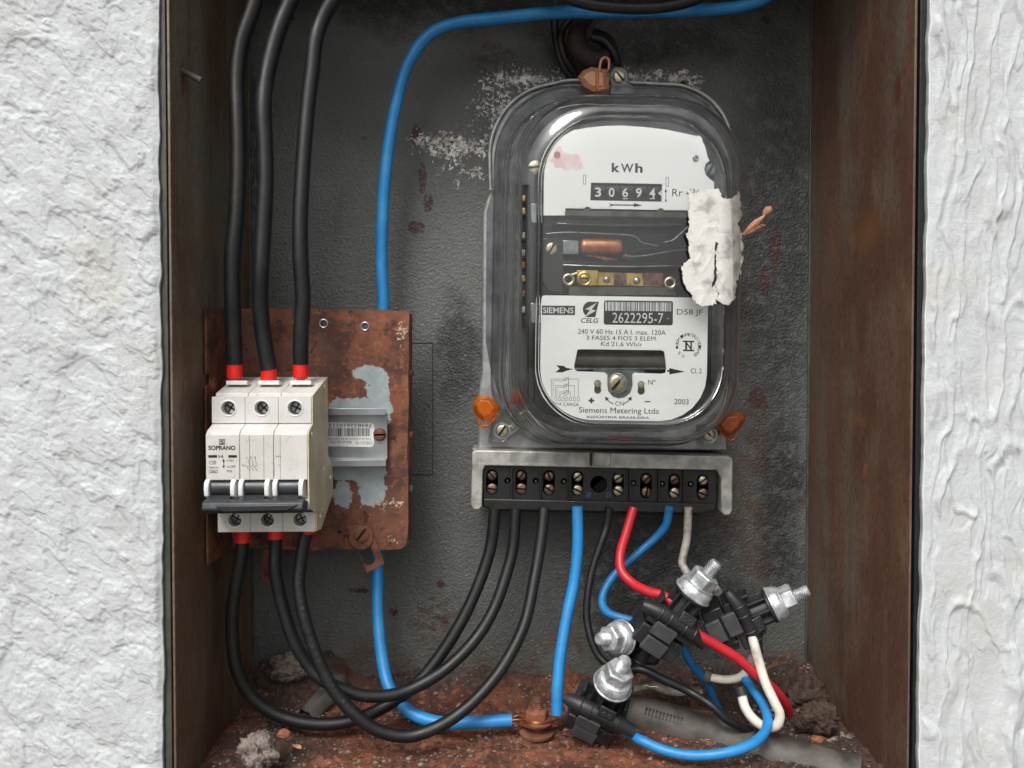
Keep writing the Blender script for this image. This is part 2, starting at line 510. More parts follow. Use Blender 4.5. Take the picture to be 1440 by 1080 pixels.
def m_soil():
    t = NT('rust_brown_soil')
    col = t.mix(t.ramp(t.noise(35, 7, 0.65), 0.35, 0.62), '#4c2d21', '#7c4a33')
    col = t.mix(t.ramp(t.noise(150, 6, 0.7), 0.5, 0.66), col, '#94604a')
    col = t.mix(t.math('MULTIPLY', t.ramp(t.noise(28, 7, .7), .48, .62), .7), col, '#3a241b')
    col = t.mix(t.ramp(t.noise(420, 5, 0.7), 0.6, 0.68), col, '#231813')
    dk = t.blobs([(1120, 980, 0.09, 120, 85), (1000, 950, 0.10, 130, 50), (410, 950, 0.11, 90, 40), (620, 955, .115, 150, 22)], 0.05, 30, .3)
    dk2 = t.mix(t.ramp(t.noise(300, 6, 0.7), 0.4, 0.7), '#2c2420', '#4f443d')
    col = t.mix(t.math('MULTIPLY', dk, 0.85), col, dk2)
    nb = t.bump(t.noise(600, 6, 0.75), 0.8, 0.0012)
    nb = t.bump(t.voro(900), 0.4, 0.0008, nb)
    return t.out(col, 0.95, 0.0, nb)

def m_dirty(name, c1, c2, dirt, rough=.45):
    t = NT(name)
    col = t.mix(t.ramp(t.noise(45, 5), .38, .68), c1, c2)
    col = t.mix(t.math('MULTIPLY', t.ramp(t.noise(200, 8, .75), .55, .72), .55), col, dirt)
    col = t.mix(t.math('MULTIPLY', t.ramp(t.noise(620, 4, .7), .66, .70), .8), col, '#5c554c')
    return t.out(col, rough, 0.0, t.bump(t.noise(500, 4), .12, .0003))
def m_cable(name, c1, c2, dust, rough=.4, damt=.5):
    t = NT(name)
    col = t.mix(t.ramp(t.noise(70, 4), .4, .7), c1, c2)
    d = t.math('MULTIPLY', t.ramp(t.noise(90, 8, .75), .48, .70), damt)
    col = t.mix(d, col, dust)
    col = t.mix(t.math('MULTIPLY', t.ramp(t.noise(900, 4, .7), .67, .71), .6), col, dust)
    r_ = t.math('ADD', t.math('MULTIPLY', t.noise(180, 5), .3), rough - .12)
    nb = t.bump(t.noise(150, 5, .6), .25, .0006)
    return t.out(col, r_, 0.0, t.bump(t.noise(900, 3), .12, .0002, nb))
def m_glass(name='clear_cover_plastic', rough=0.012, tint=(0.97, 0.975, 0.965, 1), ior=1.49):
    t = NT(name)
    r = t.math('ADD', t.math('MULTIPLY', t.ramp(t.noise(120, 6, 0.7), 0.55, 0.75), 0.05), rough)
    nb = t.bump(t.noise(35, 3, 0.5), 0.12, 0.002)
    m = t.out(tint, r, 0.0, nb, Transmission_Weight=1.0, IOR=ior)
    # pale haze mixed in to lighten the dark side walls, little on the front
    sep = t.n('ShaderNodeSeparateXYZ'); t.l(t.geo.outputs['Normal'], sep.inputs[0])
    side = t.math('SUBTRACT', 1.0, t.math('ABSOLUTE', sep.outputs['Y']))
    fac = t.math('MULTIPLY', t.math('ADD', t.math('MULTIPLY', side, .08), .004), t.ramp(t.noise(60, 7, .7, stretch=(1, 1, .25)), .2, .8))
    df = t.n('ShaderNodeBsdfDiffuse'); df.inputs['Color'].default_value = lin('#c9cacb')
    mx = t.n('ShaderNodeMixShader'); t.l(fac, mx.inputs[0]); t.l(t.b.outputs[0], mx.inputs[1]); t.l(df.outputs[0], mx.inputs[2])
    t.l(mx.outputs[0], t.t.nodes['Material Output'].inputs['Surface'])
    return m

M = dict(
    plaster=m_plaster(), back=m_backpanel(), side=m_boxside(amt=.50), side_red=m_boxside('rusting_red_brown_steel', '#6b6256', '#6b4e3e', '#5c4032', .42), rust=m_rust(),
    plate=m_rust('rust_with_bare_zinc', [(520, 525, 0.082, 24, 12), (532, 548, 0.082, 17, 32), (505, 572, 0.082, 44, 14), (490, 588, 0.082, 30, 22), (523, 690, 0.082, 20, 24), (500, 665, 0.082, 44, 14), (482, 696, 0.082, 13, 20), (545, 580, 0.082, 8, 16)]),
    soil=m_soil(), glass=m_glass(),
    black_cable=m_cable('black_pvc_insulation', '#0f1012', '#151619', '#33322f', .45, .22),
    blue_cable=m_cable('blue_pvc_insulation', '#1b7cbc', '#2a8ac8', '#4d7590', .42, .4),
    blue_dark=m_cable('dark_blue_insulation', '#15649a', '#1d75ad', '#2a4152', .45, .6),  # darker, duller blue than the other blue cables
    red_cable=m_cable('red_pvc_insulation', '#b81c28', '#c4252f', '#7d3030', .38, .35),
    white_cable=m_cable('white_pvc_insulation', '#dcd7cc', '#cec7b9', '#857969', .45, .6),
    grey_cable=simple('dirty_white_insulation', '#9a958c', '#5f574d', 0.6, scale=120, bump=0.2),
    ferrule=simple('red_ferrule_plastic', '#d31a17', '#dd2a20', 0.35, scale=60, bump=0.05),
    tin=simple('tinned_copper', '#a9a7a2', '#8a857d', 0.35, 0.9, scale=300),
    copper=simple('bare_copper', '#b4714c', '#85502f', 0.42, 0.75, scale=300),
    well=simple('dull_grey_well', '#6c6f71', '#4a4d4f', .4, .4, scale=60, bump=.2),
    coil=simple('enamelled_coil_copper', '#b97a52', '#a06440', .42, .35, scale=150, bump=.1),
    dull_copper=simple('oxidised_copper', '#7d5a48', '#4e3a31', 0.5, 0.7, scale=300, bump=0.3),
    breaker=m_dirty('off_white_breaker_plastic', '#cfcecb', '#c2c0b9', '#8d867b'),
    breaker_bar=simple('dusty_toggle_plastic', '#2a2d31', '#3a3d40', .45, scale=200, bump=.2),
    pit=simple('hole_shade', '#040404', '#040404', .9, bump=0),
    breaker_side=m_dirty('yellowed_breaker_plastic', '#cfc5aa', '#b9ad8d', '#857860'),
    breaker_white=simple('white_breaker_plastic', '#dededc', '#d3d2ce', 0.35, scale=70, bump=0.05),
    handle=simple('black_toggle_plastic', '#23262a', '#2c2f33', 0.35, scale=90, bump=0.1),
    ink=simple('black_ink', '#18191b', '#1e1f21', 0.5, scale=200, bump=0.0),
    emboss=simple('worn_cable_lettering', '#303134', '#3c3c3e', .6, bump=0),
    faint_ink=simple('worn_grey_ink', '#55565a', '#7a7a7c', 0.6, scale=300, bump=0.0),
    white_ink=simple('white_ink', '#dcdedd', '#d0d2d1', 0.5, scale=200, bump=0.0),
    dial=simple('white_enamel_dial', '#fafcfb', '#f5f8f7', 0.35, scale=30, bump=0.02),
    label=simple('paper_barcode_label', '#dedfde', '#cfcfcc', 0.55, scale=90, bump=0.05),
    cast=simple('grey_cast_aluminium', '#a5a6a6', '#8a8c8d', 0.48, 0.55, scale=160, bump=0.5, bscale=700, lo=0.35, hi=0.7, bd=0.0004),
    cast_light=simple('worn_cast_aluminium_frame', '#b3b2ad', '#8b8a85', 0.5, 0.4, scale=120, bump=0.6, bscale=420, lo=0.35, hi=0.68, bd=0.0005),
    alu=simple('rail_zinc_steel', '#a9adb0', '#969a9d', 0.33, 0.75, scale=50, bump=0.1, bscale=300),
    galv=simple('galvanised_bolt_zinc', '#cfd2d4', '#9a9ea0', 0.40, 0.6, scale=230, bump=0.5, bscale=420, bd=0.0003, lo=.38, hi=.66),
    bakelite=simple('black_bakelite', '#151618', '#1f1d1c', 0.45, scale=150, bump=0.2, bscale=500),
    conn=m_dirty('black_nylon_connector', '#1b1c1e', '#28292b', '#4a4845'),
    rubber=simple('grey_rubber_pad', '#3a3c3f', '#454749', 0.6, scale=160, bump=0.15),
    brass=simple('brass', '#c5a95c', '#a58a48', 0.35, 0.85, scale=200, bump=0.15),
    pale_brass=simple('nickel_screw', '#bdb597', '#a09a80', 0.4, 0.8, scale=260, bump=0.15),
    screw_copper=simple('tarnished_terminal_screw', '#8f7668', '#69554b', 0.45, 0.75, scale=500, bump=0.4, lo=0.35, hi=0.6),
    screw_rust=m_rust('rusty_screw_steel'),
    slot_dark=simple('slot_shadow', '#1d1a17', '#241f1b', .8, bump=0),
    sooty=simple('sooty_rusty_iron', '#33211c', '#1d1817', .75, scale=120, bump=.6, bscale=400, bd=.0006),
    dark=simple('dark_mechanism', '#08090a', '#111214', 0.35, 0.2, scale=60, bump=0.1),
    black_metal=simple('black_lacquered_core', '#060607', '#0d0e0f', 0.2, 0.3, scale=60, bump=0.05),
    steel=simple('mechanism_steel', '#8d9494', '#6f7676', 0.3, 0.85, scale=90, bump=0.1),
    paper=simple('torn_dirty_paper', '#d2d0ca', '#9a9894', 0.85, scale=110, bump=0.25, bscale=900, lo=0.45, hi=0.72, bd=0.0004),
    leaf=simple('dry_leaf', '#b07f63', '#8b5e48', 0.7, scale=300, bump=0.4),
    leaf_litter=simple('dry_litter_brown', '#6d4a37', '#3b2a21', .85, scale=150, bump=.3),
    fibre=simple('pale_fibre', '#c9c4b8', '#a8a296', .8, bump=0),
    orange_leaf=simple('orange_dry_leaf', '#8a5236', '#6f3f29', 0.7, scale=300, bump=0.4),
    cement=simple('cement_mortar', '#8a7d76', '#5d524c', 0.95, scale=180, bump=0.9, bscale=800, bd=0.0015),
    conduit=simple('dusty_grey_conduit', '#57534d', '#35302b', 0.6, scale=60, bump=0.3, bscale=300),
    frame_paint=simple('dark_green_frame_paint', '#4a4b42', '#3a3b36', 0.5, scale=80, bump=0.3),
    gap=simple('gap_shade_black', '#0d1013', '#14181b', 0.6, scale=80, bump=0.2),  # black put in for the shade of gaps and holes
    wood=simple('dry_straw', '#8a6b4f', '#5f4834', 0.8, scale=200, bump=0.4),
)
def m_seal(name, c, tr=0.55):
    t = NT(name)
    return t.out(c, t.math('ADD', t.math('MULTIPLY', t.noise(200), 0.25), 0.1), 0.0, t.bump(t.noise(350, 4), 0.2, 0.0006), Transmission_Weight=tr, IOR=1.45, Subsurface_Weight=0.0)
M['seal_orange'] = m_seal('bright_orange_seal_plastic', '#e07a14', 0.65)
M['seal_rust'] = m_seal('dull_orange_seal_plastic', '#c0632e', 0.55)
M['seal_pale'] = m_seal('pale_orange_seal_plastic', '#eab08a', 0.65)
def m_dial_pink():
    t = NT('white_enamel_with_pink_stain')
    st = t.blobs([(795, 226, 0.055, 20, 10), (806, 233, 0.055, 16, 8), (785, 222, 0.055, 10, 14)], 0.012, 140)
    sf = t.math('MULTIPLY', st, t.ramp(t.noise(60, 4), 0.3, 0.7))
    return t.out(t.mix(t.math('MULTIPLY', sf, 0.6), t.mix(t.noise(30), '#fafcfb', '#f5f8f7'), '#e08f93'), 0.35, 0.0)
M['dial_pink'] = m_dial_pink()

# ------------------------------------------------------------------ the plastered wall round the niche
XL, XR = P(243, 540, 0).x, P(1281, 540, 0).x        # inside faces of the box
YB = 0.126
ZT, ZB = P(700, -45, YB).z, P(700, 984, YB).z
def relief_left(x, z):
    X, Z = x * 1000, z * 1000
    w = 9 * (fbm(X / 22, Z / 22, 3, 5) - 0.5)
    a = fbm((X * 0.8 + Z * 0.55 + w) / 10, (Z * 0.8 - X * 0.5 + w) / 16, 4, 11, 0.45)
    b = fbm((X * 0.7 + Z * 0.6) / 5 + 40, (Z - X * 0.4 + w) / 9, 4, 23, 0.55)
    h = 0.55 * sstep(0.42, 0.50, a) + 0.35 * sstep(0.5, 0.56, b) + 0.35 * sstep(0.56, 0.62, a) + 0.9 * (a - 0.5)
    h += 0.42 * fbm(X / 2.2, Z / 2.2, 3, 31) + 0.22 * fbm(X / 0.8, Z / 0.8, 2, 37)
    return h * 0.00115
def relief_right(x, z):
    X, Z = x * 1000, z * 1000
    w = 11 * (fbm(X / 18, Z / 26, 3, 51) - 0.5)
    h = np.zeros_like(X)
    for sx, sz, sd, am in ((13, 75, 61, 1.0), (9, 50, 67, 0.7), (18, 95, 71, 0.9)):
        a = vnoise((X + 0.18 * Z * (1 if sd == 67 else -0.6) + w) / sx, Z / sz + sd, sd)
        rdg = 1 - np.abs(a * 2 - 1)
        h += 1.3 * am * sstep(0.80, 1.0, rdg) * (0.35 + 0.65 * sstep(.35, .6, vnoise(X / 14 + sd, Z / 22, sd + 3)))
    b = fbm((X + w) / 7, Z / 34, 4, 83)
    h += 0.5 * sstep(0.5, 0.6, b) + 0.6 * (b - 0.5)
    h += 0.32 * fbm(X / 2.4, Z / 3.2, 3, 91) + 0.15 * fbm(X / 0.8, Z / 0.8, 2, 97)
    return h * 0.0012
EL0, EL1 = P(223, 0, 0).x, P(232, 1080, 0).x       # plaster edge, left of the box
ER0, ER1 = P(1306, 0, 0).x, P(1291, 1080, 0).x
ZW = 0.32
def edge_l(z):
    f = (P(0, 0, 0).z - z) / (P(0, 0, 0).z - P(0, 1080, 0).z)
    return EL0 + (EL1 - EL0) * np.clip(f, -0.3, 1.3) + 0.0011 * (fbm(z * 60, z * 0 + 3, 4, 7) - 0.5) * 2
def edge_r(z):
    f = (P(0, 0, 0).z - z) / (P(0, 0, 0).z - P(0, 1080, 0).z)
    return ER0 + (ER1 - ER0) * np.clip(f, -0.3, 1.3) + 0.0012 * (fbm(z * 50, z * 0 + 9, 4, 8) - 0.5) * 2
def wallpart(side, fine, zs):
    T = np.concatenate([[0, 0, 0], np.linspace(0, 1, fine) ** 1.0])
    z = zs
    Zg, Tg = np.meshgrid(z, T, indexing='ij')
    e = (edge_l if side < 0 else edge_r)(Zg)
    Xg = e + side * Tg * 0.17
    h = (relief_left if side < 0 else relief_right)(Xg, Zg)
    near = sstep(0, 0.02, Tg)
    Yg = -0.0005 - h * (0.25 + 0.75 * near) - 0.0006 * near
    # rounded return into the niche
    Yg[:, 0] = 0.03; Yg[:, 1] = 0.0015
    Xg[:, 0] = e[:, 0] + side * 0.0012; Xg[:, 1] = e[:, 1] + side * 0.0004
    return gridmesh(Xg, Yg, Zg)
zz = np.arange(-ZW, ZW, 0.00055)
parts = [wallpart(-1, 300, zz), wallpart(1, 300, zz)]
for z0, z1 in ((ZT + 0.006, 0.50), (-0.42, ZB - 0.006)):
    gx = np.linspace(EL0 - 0.17, ER0 + 0.17, 260); gz = np.linspace(z0, z1, 90)
    Zg, Xg = np.meshgrid(gz, gx, indexing='ij')
    Yg = 0.0012 - relief_left(Xg, Zg) * 0.6
    parts.append(gridmesh(Xg, Yg, Zg))
wall = np_object('plaster_wall', parts, M['plaster'], org=(0, 0, ZB))
tag(wall, 'rough white plastered wall on both sides of the rusty steel box', 'wall')

# ------------------------------------------------------------------ the steel meter box
box = thing('meter_box', ((XL + XR) / 2, YB / 2, ZB), 'open rusty steel meter box sunk into the white plaster wall', 'meter box')
T = 0.0013
cx = (XL + XR) / 2
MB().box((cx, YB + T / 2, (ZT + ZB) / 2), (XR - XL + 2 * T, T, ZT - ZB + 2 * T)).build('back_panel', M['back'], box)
def sidepanel(x, sgn):
    mb = MB()
    # sheet with a slight fold and a turned outer lip
    pr = [(x, YB), (x, 0.0), (x + sgn * T, 0.0), (x + sgn * T, YB)]
    mb.add([(a, b, z) for z in (ZB, ZT) for a, b in pr], [(0, 1, 2, 3), (7, 6, 5, 4), (0, 4, 5, 1), (1, 5, 6, 2), (2, 6, 7, 3), (3, 7, 4, 0)])
    return mb
sidepanel(XL, -1).build('side_panel', M['side'], box, bevel=0.0003)
sidepanel(XR, 1).build('side_panel', M['side_red'], box, bevel=0.0003)
MB().box((cx, YB / 2, ZT + T / 2), (XR - XL - 0.0002, YB, T)).build('top_panel', M['side'], box)
MB().box((cx, YB / 2, ZB - T / 2), (XR - XL - 0.0002, YB, T)).build('bottom_panel', M['side'], box)
# weld bead lines in the two back corners
for x in (XL + 0.0006, XR - 0.0006):
    MB().tube([(x, YB - 0.0006, ZB + k * (ZT - ZB) / 12 + 0.0005) for k in range(13)], 0.0009, 8, 4, wob=0.15).build('corner_seam', M['frame_paint'], box)
# outer frame round the mouth with its dark gap
xo0, xo1 = P(236, 540, 0).x, P(226, 540, 0).x
xq0, xq1 = P(1293, 540, 0).x, P(1310, 540, 0).x
for xa_, xb_, ya_, mm_ in ((xo0, xo1, .016, 'frame_paint'), (xq0, xq1, .018, 'gap')):
    MB().box(((xa_ + xb_) / 2, ya_, (ZT + ZB) / 2), (abs(xa_ - xb_), 0.030, ZT - ZB + 0.01)).build('outer_frame', M[mm_], box, bevel=0.0004)
MB().box(((XL - T + xo0) / 2, 0.02, (ZT + ZB) / 2), (abs(xo0 - XL + T) - 0.0001, 0.026, ZT - ZB)).build('gap_filler', M['gap'], box)  # dark strip filling the gap, coloured as its shade
MB().box(((XR + T + xq0) / 2, 0.025, (ZT + ZB) / 2), (abs(XR + T - xq0) - 0.0001, 0.026, ZT - ZB)).build('gap_filler', M['gap'], box)
# scribed knock-out rectangle and drilled holes of the back sheet
ko = MB()
ko.prism([(577, 482), (609, 482), (609, 668), (577, 668)], YB - 0.0003, YB, holes=[[(578, 483), (608, 483), (608, 667), (578, 667)]])
ko.build('knockout_outline', M['dark'], box)
for (u, v, r) in ((410, 28, 5), (1075, 30, 7), (960, 118, 4)):
    MB().cyl(P(u, v, YB - 0.0003), P(u, v, YB + 0.0001), r * S(YB), 18).build('drilled_hole', M['gap'], box)
# nail driven through the left side
nl = P(272, 112, 0.035)
nm = MB()
x0 = XL
nz = P(0, 112, 0.03).z
nm.cyl((x0 - 0.001, 0.016, nz + 0.001), (x0 + 0.0085, 0.018, nz - 0.0035), 0.0017, 14)
nm.lathe((x0 + 0.0085, 0.018, nz - 0.0035), (0.0085, 0.002, -0.0045), [(0.0018, -0.0004), (0.0019, 0.0001), (0.0013, 0.0006)], 14)
tag(nm.build('nail', M['conduit']), 'blunt grey nail end sticking through the left side of the steel box', 'nail')

pv = MB(); pv.add([(-30, -40, -1.25), (30, -40, -1.25), (30, 0.3, -1.25), (-30, 0.3, -1.25)], [(0, 1, 2, 3)])
tag(pv.build('bounce_ground', simple('bounce_ground_grey', '#77746f', '#66645f', .9, scale=3, bump=.2, bscale=60)), kind='structure')  # unseen ground, added for bounce light from below and brighter reflections

# soil on the bottom
gx = np.linspace(XL + 0.0002, XR - 0.0002, 620); gy = np.linspace(0.0, YB - 0.0002, 220)
Yg, Xg = np.meshgrid(gy, gx, indexing='ij')
h = 0.002 + 0.005 * (fbm(Xg * 38, Yg * 38, 4, 3) - 0.3) + 0.0035 * fbm(Xg * 170, Yg * 170, 4, 13) + 0.0012 * fbm(Xg * 700, Yg * 700, 3, 19)
def hump(u, v, y, sx, sy, a):
    c = P(u, v, y); return a * np.exp(-((Xg - c.x) / sx) ** 2 - ((Yg - y) / sy) ** 2)
lump = 0.6 + 0.8 * fbm(Xg * 120, Yg * 120, 4, 77)
h += (hump(1110, 980, 0.112, 0.026, 0.024, 0.013) + hump(1020, 980, 0.120, 0.05, 0.02, 0.006) + hump(390, 950, 0.122, 0.03, 0.016, 0.016) + hump(470, 950, 0.125, 0.012, 0.01, 0.012)
      + hump(620, 950, 0.126, 0.06, 0.012, 0.006) + hump(360, 1000, 0.06, 0.025, 0.03, 0.008)) * lump
h += 0.013 * np.exp(-((Yg - YB) / 0.016) ** 2) * (0.5 + 0.6 * fbm(Xg * 60, Yg * 60, 4, 99))
soil = np_object('soil', [gridmesh(Xg, Yg, ZB + h)], M['soil'])
tag(soil, kind='stuff', label='red brown rusty soil and dirt spread over the box bottom', cat='soil')
def soil_z(x, y):
    i = min(219, max(0, int(round(y / (YB - 0.0002) * 219)))); j = min(619, max(0, int(round((x - XL) / (XR - XL) * 619))))
    return ZB + float(h[i, j])
# crumbs
cr = MB()
for k in range(1800):
    x = random.uniform(XL + 0.004, XR - 0.004); y = random.uniform(0.002, YB - 0.003) ; r = random.choice((0.0005, 0.0007, 0.001, 0.0014)) * random.uniform(0.6, 1.2)
    if k < 120: x = random.uniform(P(1040, 540, .1).x, XR - .003); y = random.uniform(0.05, .122); r *= 1.8
    z = soil_z(x, y) + r * 0.3
    vs = []
    for a in ((1, 0, 0), (0, 1, 0), (-1, 0, 0), (0, -1, 0), (0, 0, 1), (0, 0, -1)):
        q = r * random.uniform(0.6, 1.3); vs.append((x + a[0] * q, y + a[1] * q, z + a[2] * q * 0.8))
    cr.add(vs, [(0, 1, 4), (1, 2, 4), (2, 3, 4), (3, 0, 4), (1, 0, 5), (2, 1, 5), (3, 2, 5), (0, 3, 5)])
tag(cr.build('soil_crumbs', M['cement']), kind='stuff', label='grey and brown crumbs scattered on the soil', cat='crumbs')

lt = MB()
for k in range(320):
    x = random.uniform(XL + 0.004, XR - 0.004); y = random.uniform(0.004, YB - 0.006); z = soil_z(x, y) + .0006
    a = random.uniform(0, 6.28); L_ = random.uniform(.0015, .005); w_ = random.uniform(.0003, .0012) * (1 if k % 3 else 1.4)
    d = Vector((math.cos(a), math.sin(a), random.uniform(-.2, .3))) * L_ / 2; q = Vector((-math.sin(a), math.cos(a), .2)) * w_
    c = Vector((x, y, z)); hh = Vector((0, 0, .0003))
    lt.add([c - d, c - q * .9 + hh, c + d + hh, c + q + hh, c + hh * 3], [(0, 1, 4), (1, 2, 4), (2, 3, 4), (3, 0, 4)])
tag(lt.build('dry_litter', M['leaf_litter']), kind='stuff', label='bits of dry leaf and twig scattered on the soil', cat='leaf litter')

# ------------------------------------------------------------------ cables
def cable(name, path, dia, mat, label, cat='cable', group=None, ends=(), seg=18):
    """path = (u, v, y); ends = list of (part name, material, path, radius)"""
    pts = [P(*p) for p in path]
    rj = random.Random(int(abs(path[0][0]) * 7 + len(path)))
    pts = [pts[0]] + [p + Vector((rj.uniform(-1, 1), rj.uniform(-1, 1), rj.uniform(-1, 1))) * .00035 for p in pts[1:-1]] + [pts[-1]]
    root = thing(name, pts[0], label, cat, group)
    mb = MB().tube(pts, [dia / 2 * rj.uniform(.975, 1.025) for _ in pts], seg, 8)
    mb.build('insulation', mat, root, sharp=60)
    for (nm_, mt, pp, rr) in ends:
        MB().tube([P(*q) for q in pp], rr, 16, 6).build(nm_, mt, root)
    return root
G1 = 'black supply cables from the top of the box to the breaker'
BT = 0.043
def ferr(u, v0, v1, y, px=21.5, k=0.9):
    r = px / 2 * S(y)
    return [('ferrule', M['ferrule'], [(u, v0, y), (u, v0 + 1, y), (u, (v0 + v1) / 2, y), (u, v1 - 3, y), (u, v1, y)], [r * 0.99, r, r, r, r * 0.72])]
c1 = cable('black_cable', [(364, -60, .045), (358, 0, .045), (338, 60, .044), (333, 110, .042), (333, 160, .040), (334, 220, .038), (332, 300, .037), (328, 360, .037), (326, 420, .038), (328, 470, .041), (330, 512, BT)], 0.0089, M['black_cable'],
           'leftmost thick black cable entering the breaker from above', 'cable', G1, ferr(330, 509, 534, BT) + [('wire_end', M['tin'], [(331, 532, BT), (331, 541, BT)], 0.0022)])
c2 = cable('black_cable', [(436, -60, .045), (408, 0, .045), (392, 40, .044), (380, 80, .042), (372, 120, .040), (371, 160, .038), (373, 210, .037), (373, 260, .037), (370, 320, .036), (367, 380, .036), (366, 425, .038), (370, 470, .041), (378, 520, BT)], 0.0091, M['black_cable'],
           'middle thick black cable of the three entering the breaker from above', 'cable', G1, ferr(378, 516, 540, BT))
c3 = cable('black_cable', [(500, -50, .045), (468, 0, .045), (451, 30, .045), (443, 60, .044), (438, 100, .043), (432, 150, .042), (426, 220, .040), (422, 300, .038), (422, 360, .038), (425, 420, .039), (424, 470, .041), (423, 512, BT)], 0.0086, M['black_cable'],
           'rightmost thick black cable of the three entering the breaker from above', 'cable', G1, ferr(423, 508, 533, BT, 21) + [('wire_end', M['tin'], [(423, 531, BT), (423, 540, BT)], 0.0022)])
G2 = 'black load cables looping from the breaker to the meter'
BL = 0.045; MT = 0.088
def ferr2(u, v0, v1, y):
    r = 21 / 2 * S(y)
    return [('ferrule', M['ferrule'], [(u, v0, y), (u, v0 + 2, y), (u, v1 - 1, y), (u, v1, y)], [r * 0.85, r, r, r * 0.9])]
cable('black_cable', [(341, 750, BL), (340, 775, BL), (336, 800, .046), (328, 850, .048), (326, 895, .050), (333, 940, .052), (352, 978, .054), (385, 1003, .056), (430, 1017, .058), (480, 1017, .060), (530, 1000, .064), (580, 967, .068), (613, 930, .072), (643, 883, .076), (665, 840, .080), (683, 795, .084), (692, 760, .087), (696, 715, MT)], 0.0074, M['black_cable'],
      'black cable looping from the left breaker pole to the first meter terminal', 'cable', G2, ferr2(341, 742, 762, BL), 18)
cable('black_cable', [(388, 750, BL), (387, 775, BL), (387, 800, .044), (395, 844, .044), (411, 896, .044), (432, 935, .044), (453, 955, .044), (480, 968, .045), (510, 977, .047), (545, 979, .050), (580, 968, .055), (627, 940, .061), (667, 900, .068), (693, 860, .074), (710, 815, .080), (721, 770, .085), (725, 715, MT)], 0.0072, M['black_cable'],
      'black cable curving from the middle breaker pole to the second meter terminal', 'cable', G2, ferr2(388, 742, 757, BL) + [('wire_end', M['copper'], [(388, 755, BL), (388, 762, BL)], 0.0034)], 18)
cable('black_cable', [(433, 742, BL), (427, 765, .044), (421, 800, .042), (420, 826, .040), (427, 865, .038), (440, 909, .036), (458, 950, .035), (476, 979, .034), (502, 1007, .034), (533, 1027, .035), (573, 1035, .037), (613, 1024, .040), (647, 1003, .044), (680, 973, .049), (710, 932, .056), (737, 877, .065), (752, 815, .075), (760, 760, .083), (765, 715, MT)], 0.0071, M['black_cable'],
      'black printed cable with the lowest loop running to the third meter terminal', 'cable', G2, ferr2(434, 741, 750, BL), 18)
# faint embossed print on that cable
cp = MB()
pth = [(421, 800), (420, 826), (427, 865), (440, 909), (458, 950), (476, 979), (502, 1007)]
s_ = 'FLEX 4/10 COBRE HEPR 16MM'
for k, ch in enumerate(s_):
    if ch == ' ': continue
    t = k / (len(s_) - 1) * (len(pth) - 1.001); i = int(t); f = t - i
    u = pth[i][0] * (1 - f) + pth[i + 1][0] * f; v = pth[i][1] * (1 - f) + pth[i + 1][1] * f
    an = math.degrees(math.atan2(pth[i + 1][1] - pth[i][1], pth[i + 1][0] - pth[i][0]))
    text(cp, ch, u - 2.4, v - 2.6, u + 2.4, v + 2.6, 0.0375 - (0.0034 if v < 870 else 0.0066 if v < 960 else 0.0072) + (0.001 if v < 840 else 0), an)
_lp = [o for o in COL.objects if o.type == 'EMPTY' and o.name.startswith('black_cable')][-1]
cp.build('cable_print', M['emboss'], _lp)

cable('blue_cable', [(1100, -30, .085), (1078, -4, .085), (1040, 9, .086), (1000, 13, .086), (960, 15, .086), (880, 17, .087), (780, 17, .087), (713, 24, .088), (647, 32, .089), (613, 44, .090), (590, 65, .091), (571, 97, .092), (558, 140, .093), (550, 187, .094), (542, 250, .095), (537, 317, .096), (537, 370, .097), (539, 430, .098), (537, 480, .100), (532, 600, .102), (531, 720, .102), (531, 800, .098), (531, 865, .09), (537, 925, .08), (548, 966, .072), (567, 993, .066), (593, 1010, .062), (630, 1017, .060), (680, 1015, .060), (720, 1013, .060)], 0.0073, M['blue_cable'],
      'long blue cable from the top corner behind the rusty plate to the earth bolt', 'cable', None,
      [('copper_strand', M['copper'], [(718, 1013 + d, .060 + e), (730, 1012 + 2 * d, .060 + e), (742, 1014 + d, .062)], 0.0006) for d, e in ((-3, 0), (0, -.0012), (3, 0), (0, .001))])
cable('blue_cable', [(812, 712, MT), (812, 767, .086), (808, 815, .082), (801, 850, .078), (794, 885, .074), (787, 925, .069), (784, 967, .065), (783, 1005, .062)], 0.0069, M['blue_cable'],
      'short straight blue cable hanging from the meter to the earth bolt', 'cable', None,
      [('copper_strand', M['copper'], [(782 + d, 1003, .061), (778 + d, 1012, .061), (768, 1016 + d, .061)], 0.0006) for d in (-2, 0, 3)])
cable('top_black_cable', [(740, -30, .070), (790, -6, .070), (830, 6, .070), (880, 12, .070), (930, 10, .070), (975, 0, .070), (1010, -20, .070)], 0.0068, M['black_cable'], 'black cable sagging in front of the blue one at the top edge')
cable('old_black_cable', [(779, 20, .108), (781, 50, .110), (788, 80, .112), (800, 104, .115), (822, 120, .118)], 0.0052, M['black_cable'], 'old sooty black cable hanging left of the rusty hook', 'cable')
cable('old_black_cable', [(812, 15, .104), (790, 45, .106), (792, 75, .108), (806, 100, .112), (815, 118, .118)], 0.0046, M['black_cable'], 'thin sooty black cable bulging close beside the rusty hook', 'cable')
# rusty hook ring
hk = MB().tube([P(835, 10, .105), P(815, 35, .104), P(812, 62, .103), P(826, 82, .103), P(846, 84, .104), P(858, 72, .106), P(850, 56, .108), P(832, 48, .108)], [0.005, .0055, .006, .006, .0055, .005, .0045, .004], 16, 8, wob=0.03)
tag(hk.build('rusty_hook', M['sooty']), 'rusty curled iron hook above the meter', 'hook')
cable('old_black_cable', [(832, 52, .100), (850, 58, .099), (864, 74, .099), (868, 96, .104), (866, 112, .112)], 0.005, M['black_cable'], 'sooty black cable curling over the hook towards the top seal', 'cable')

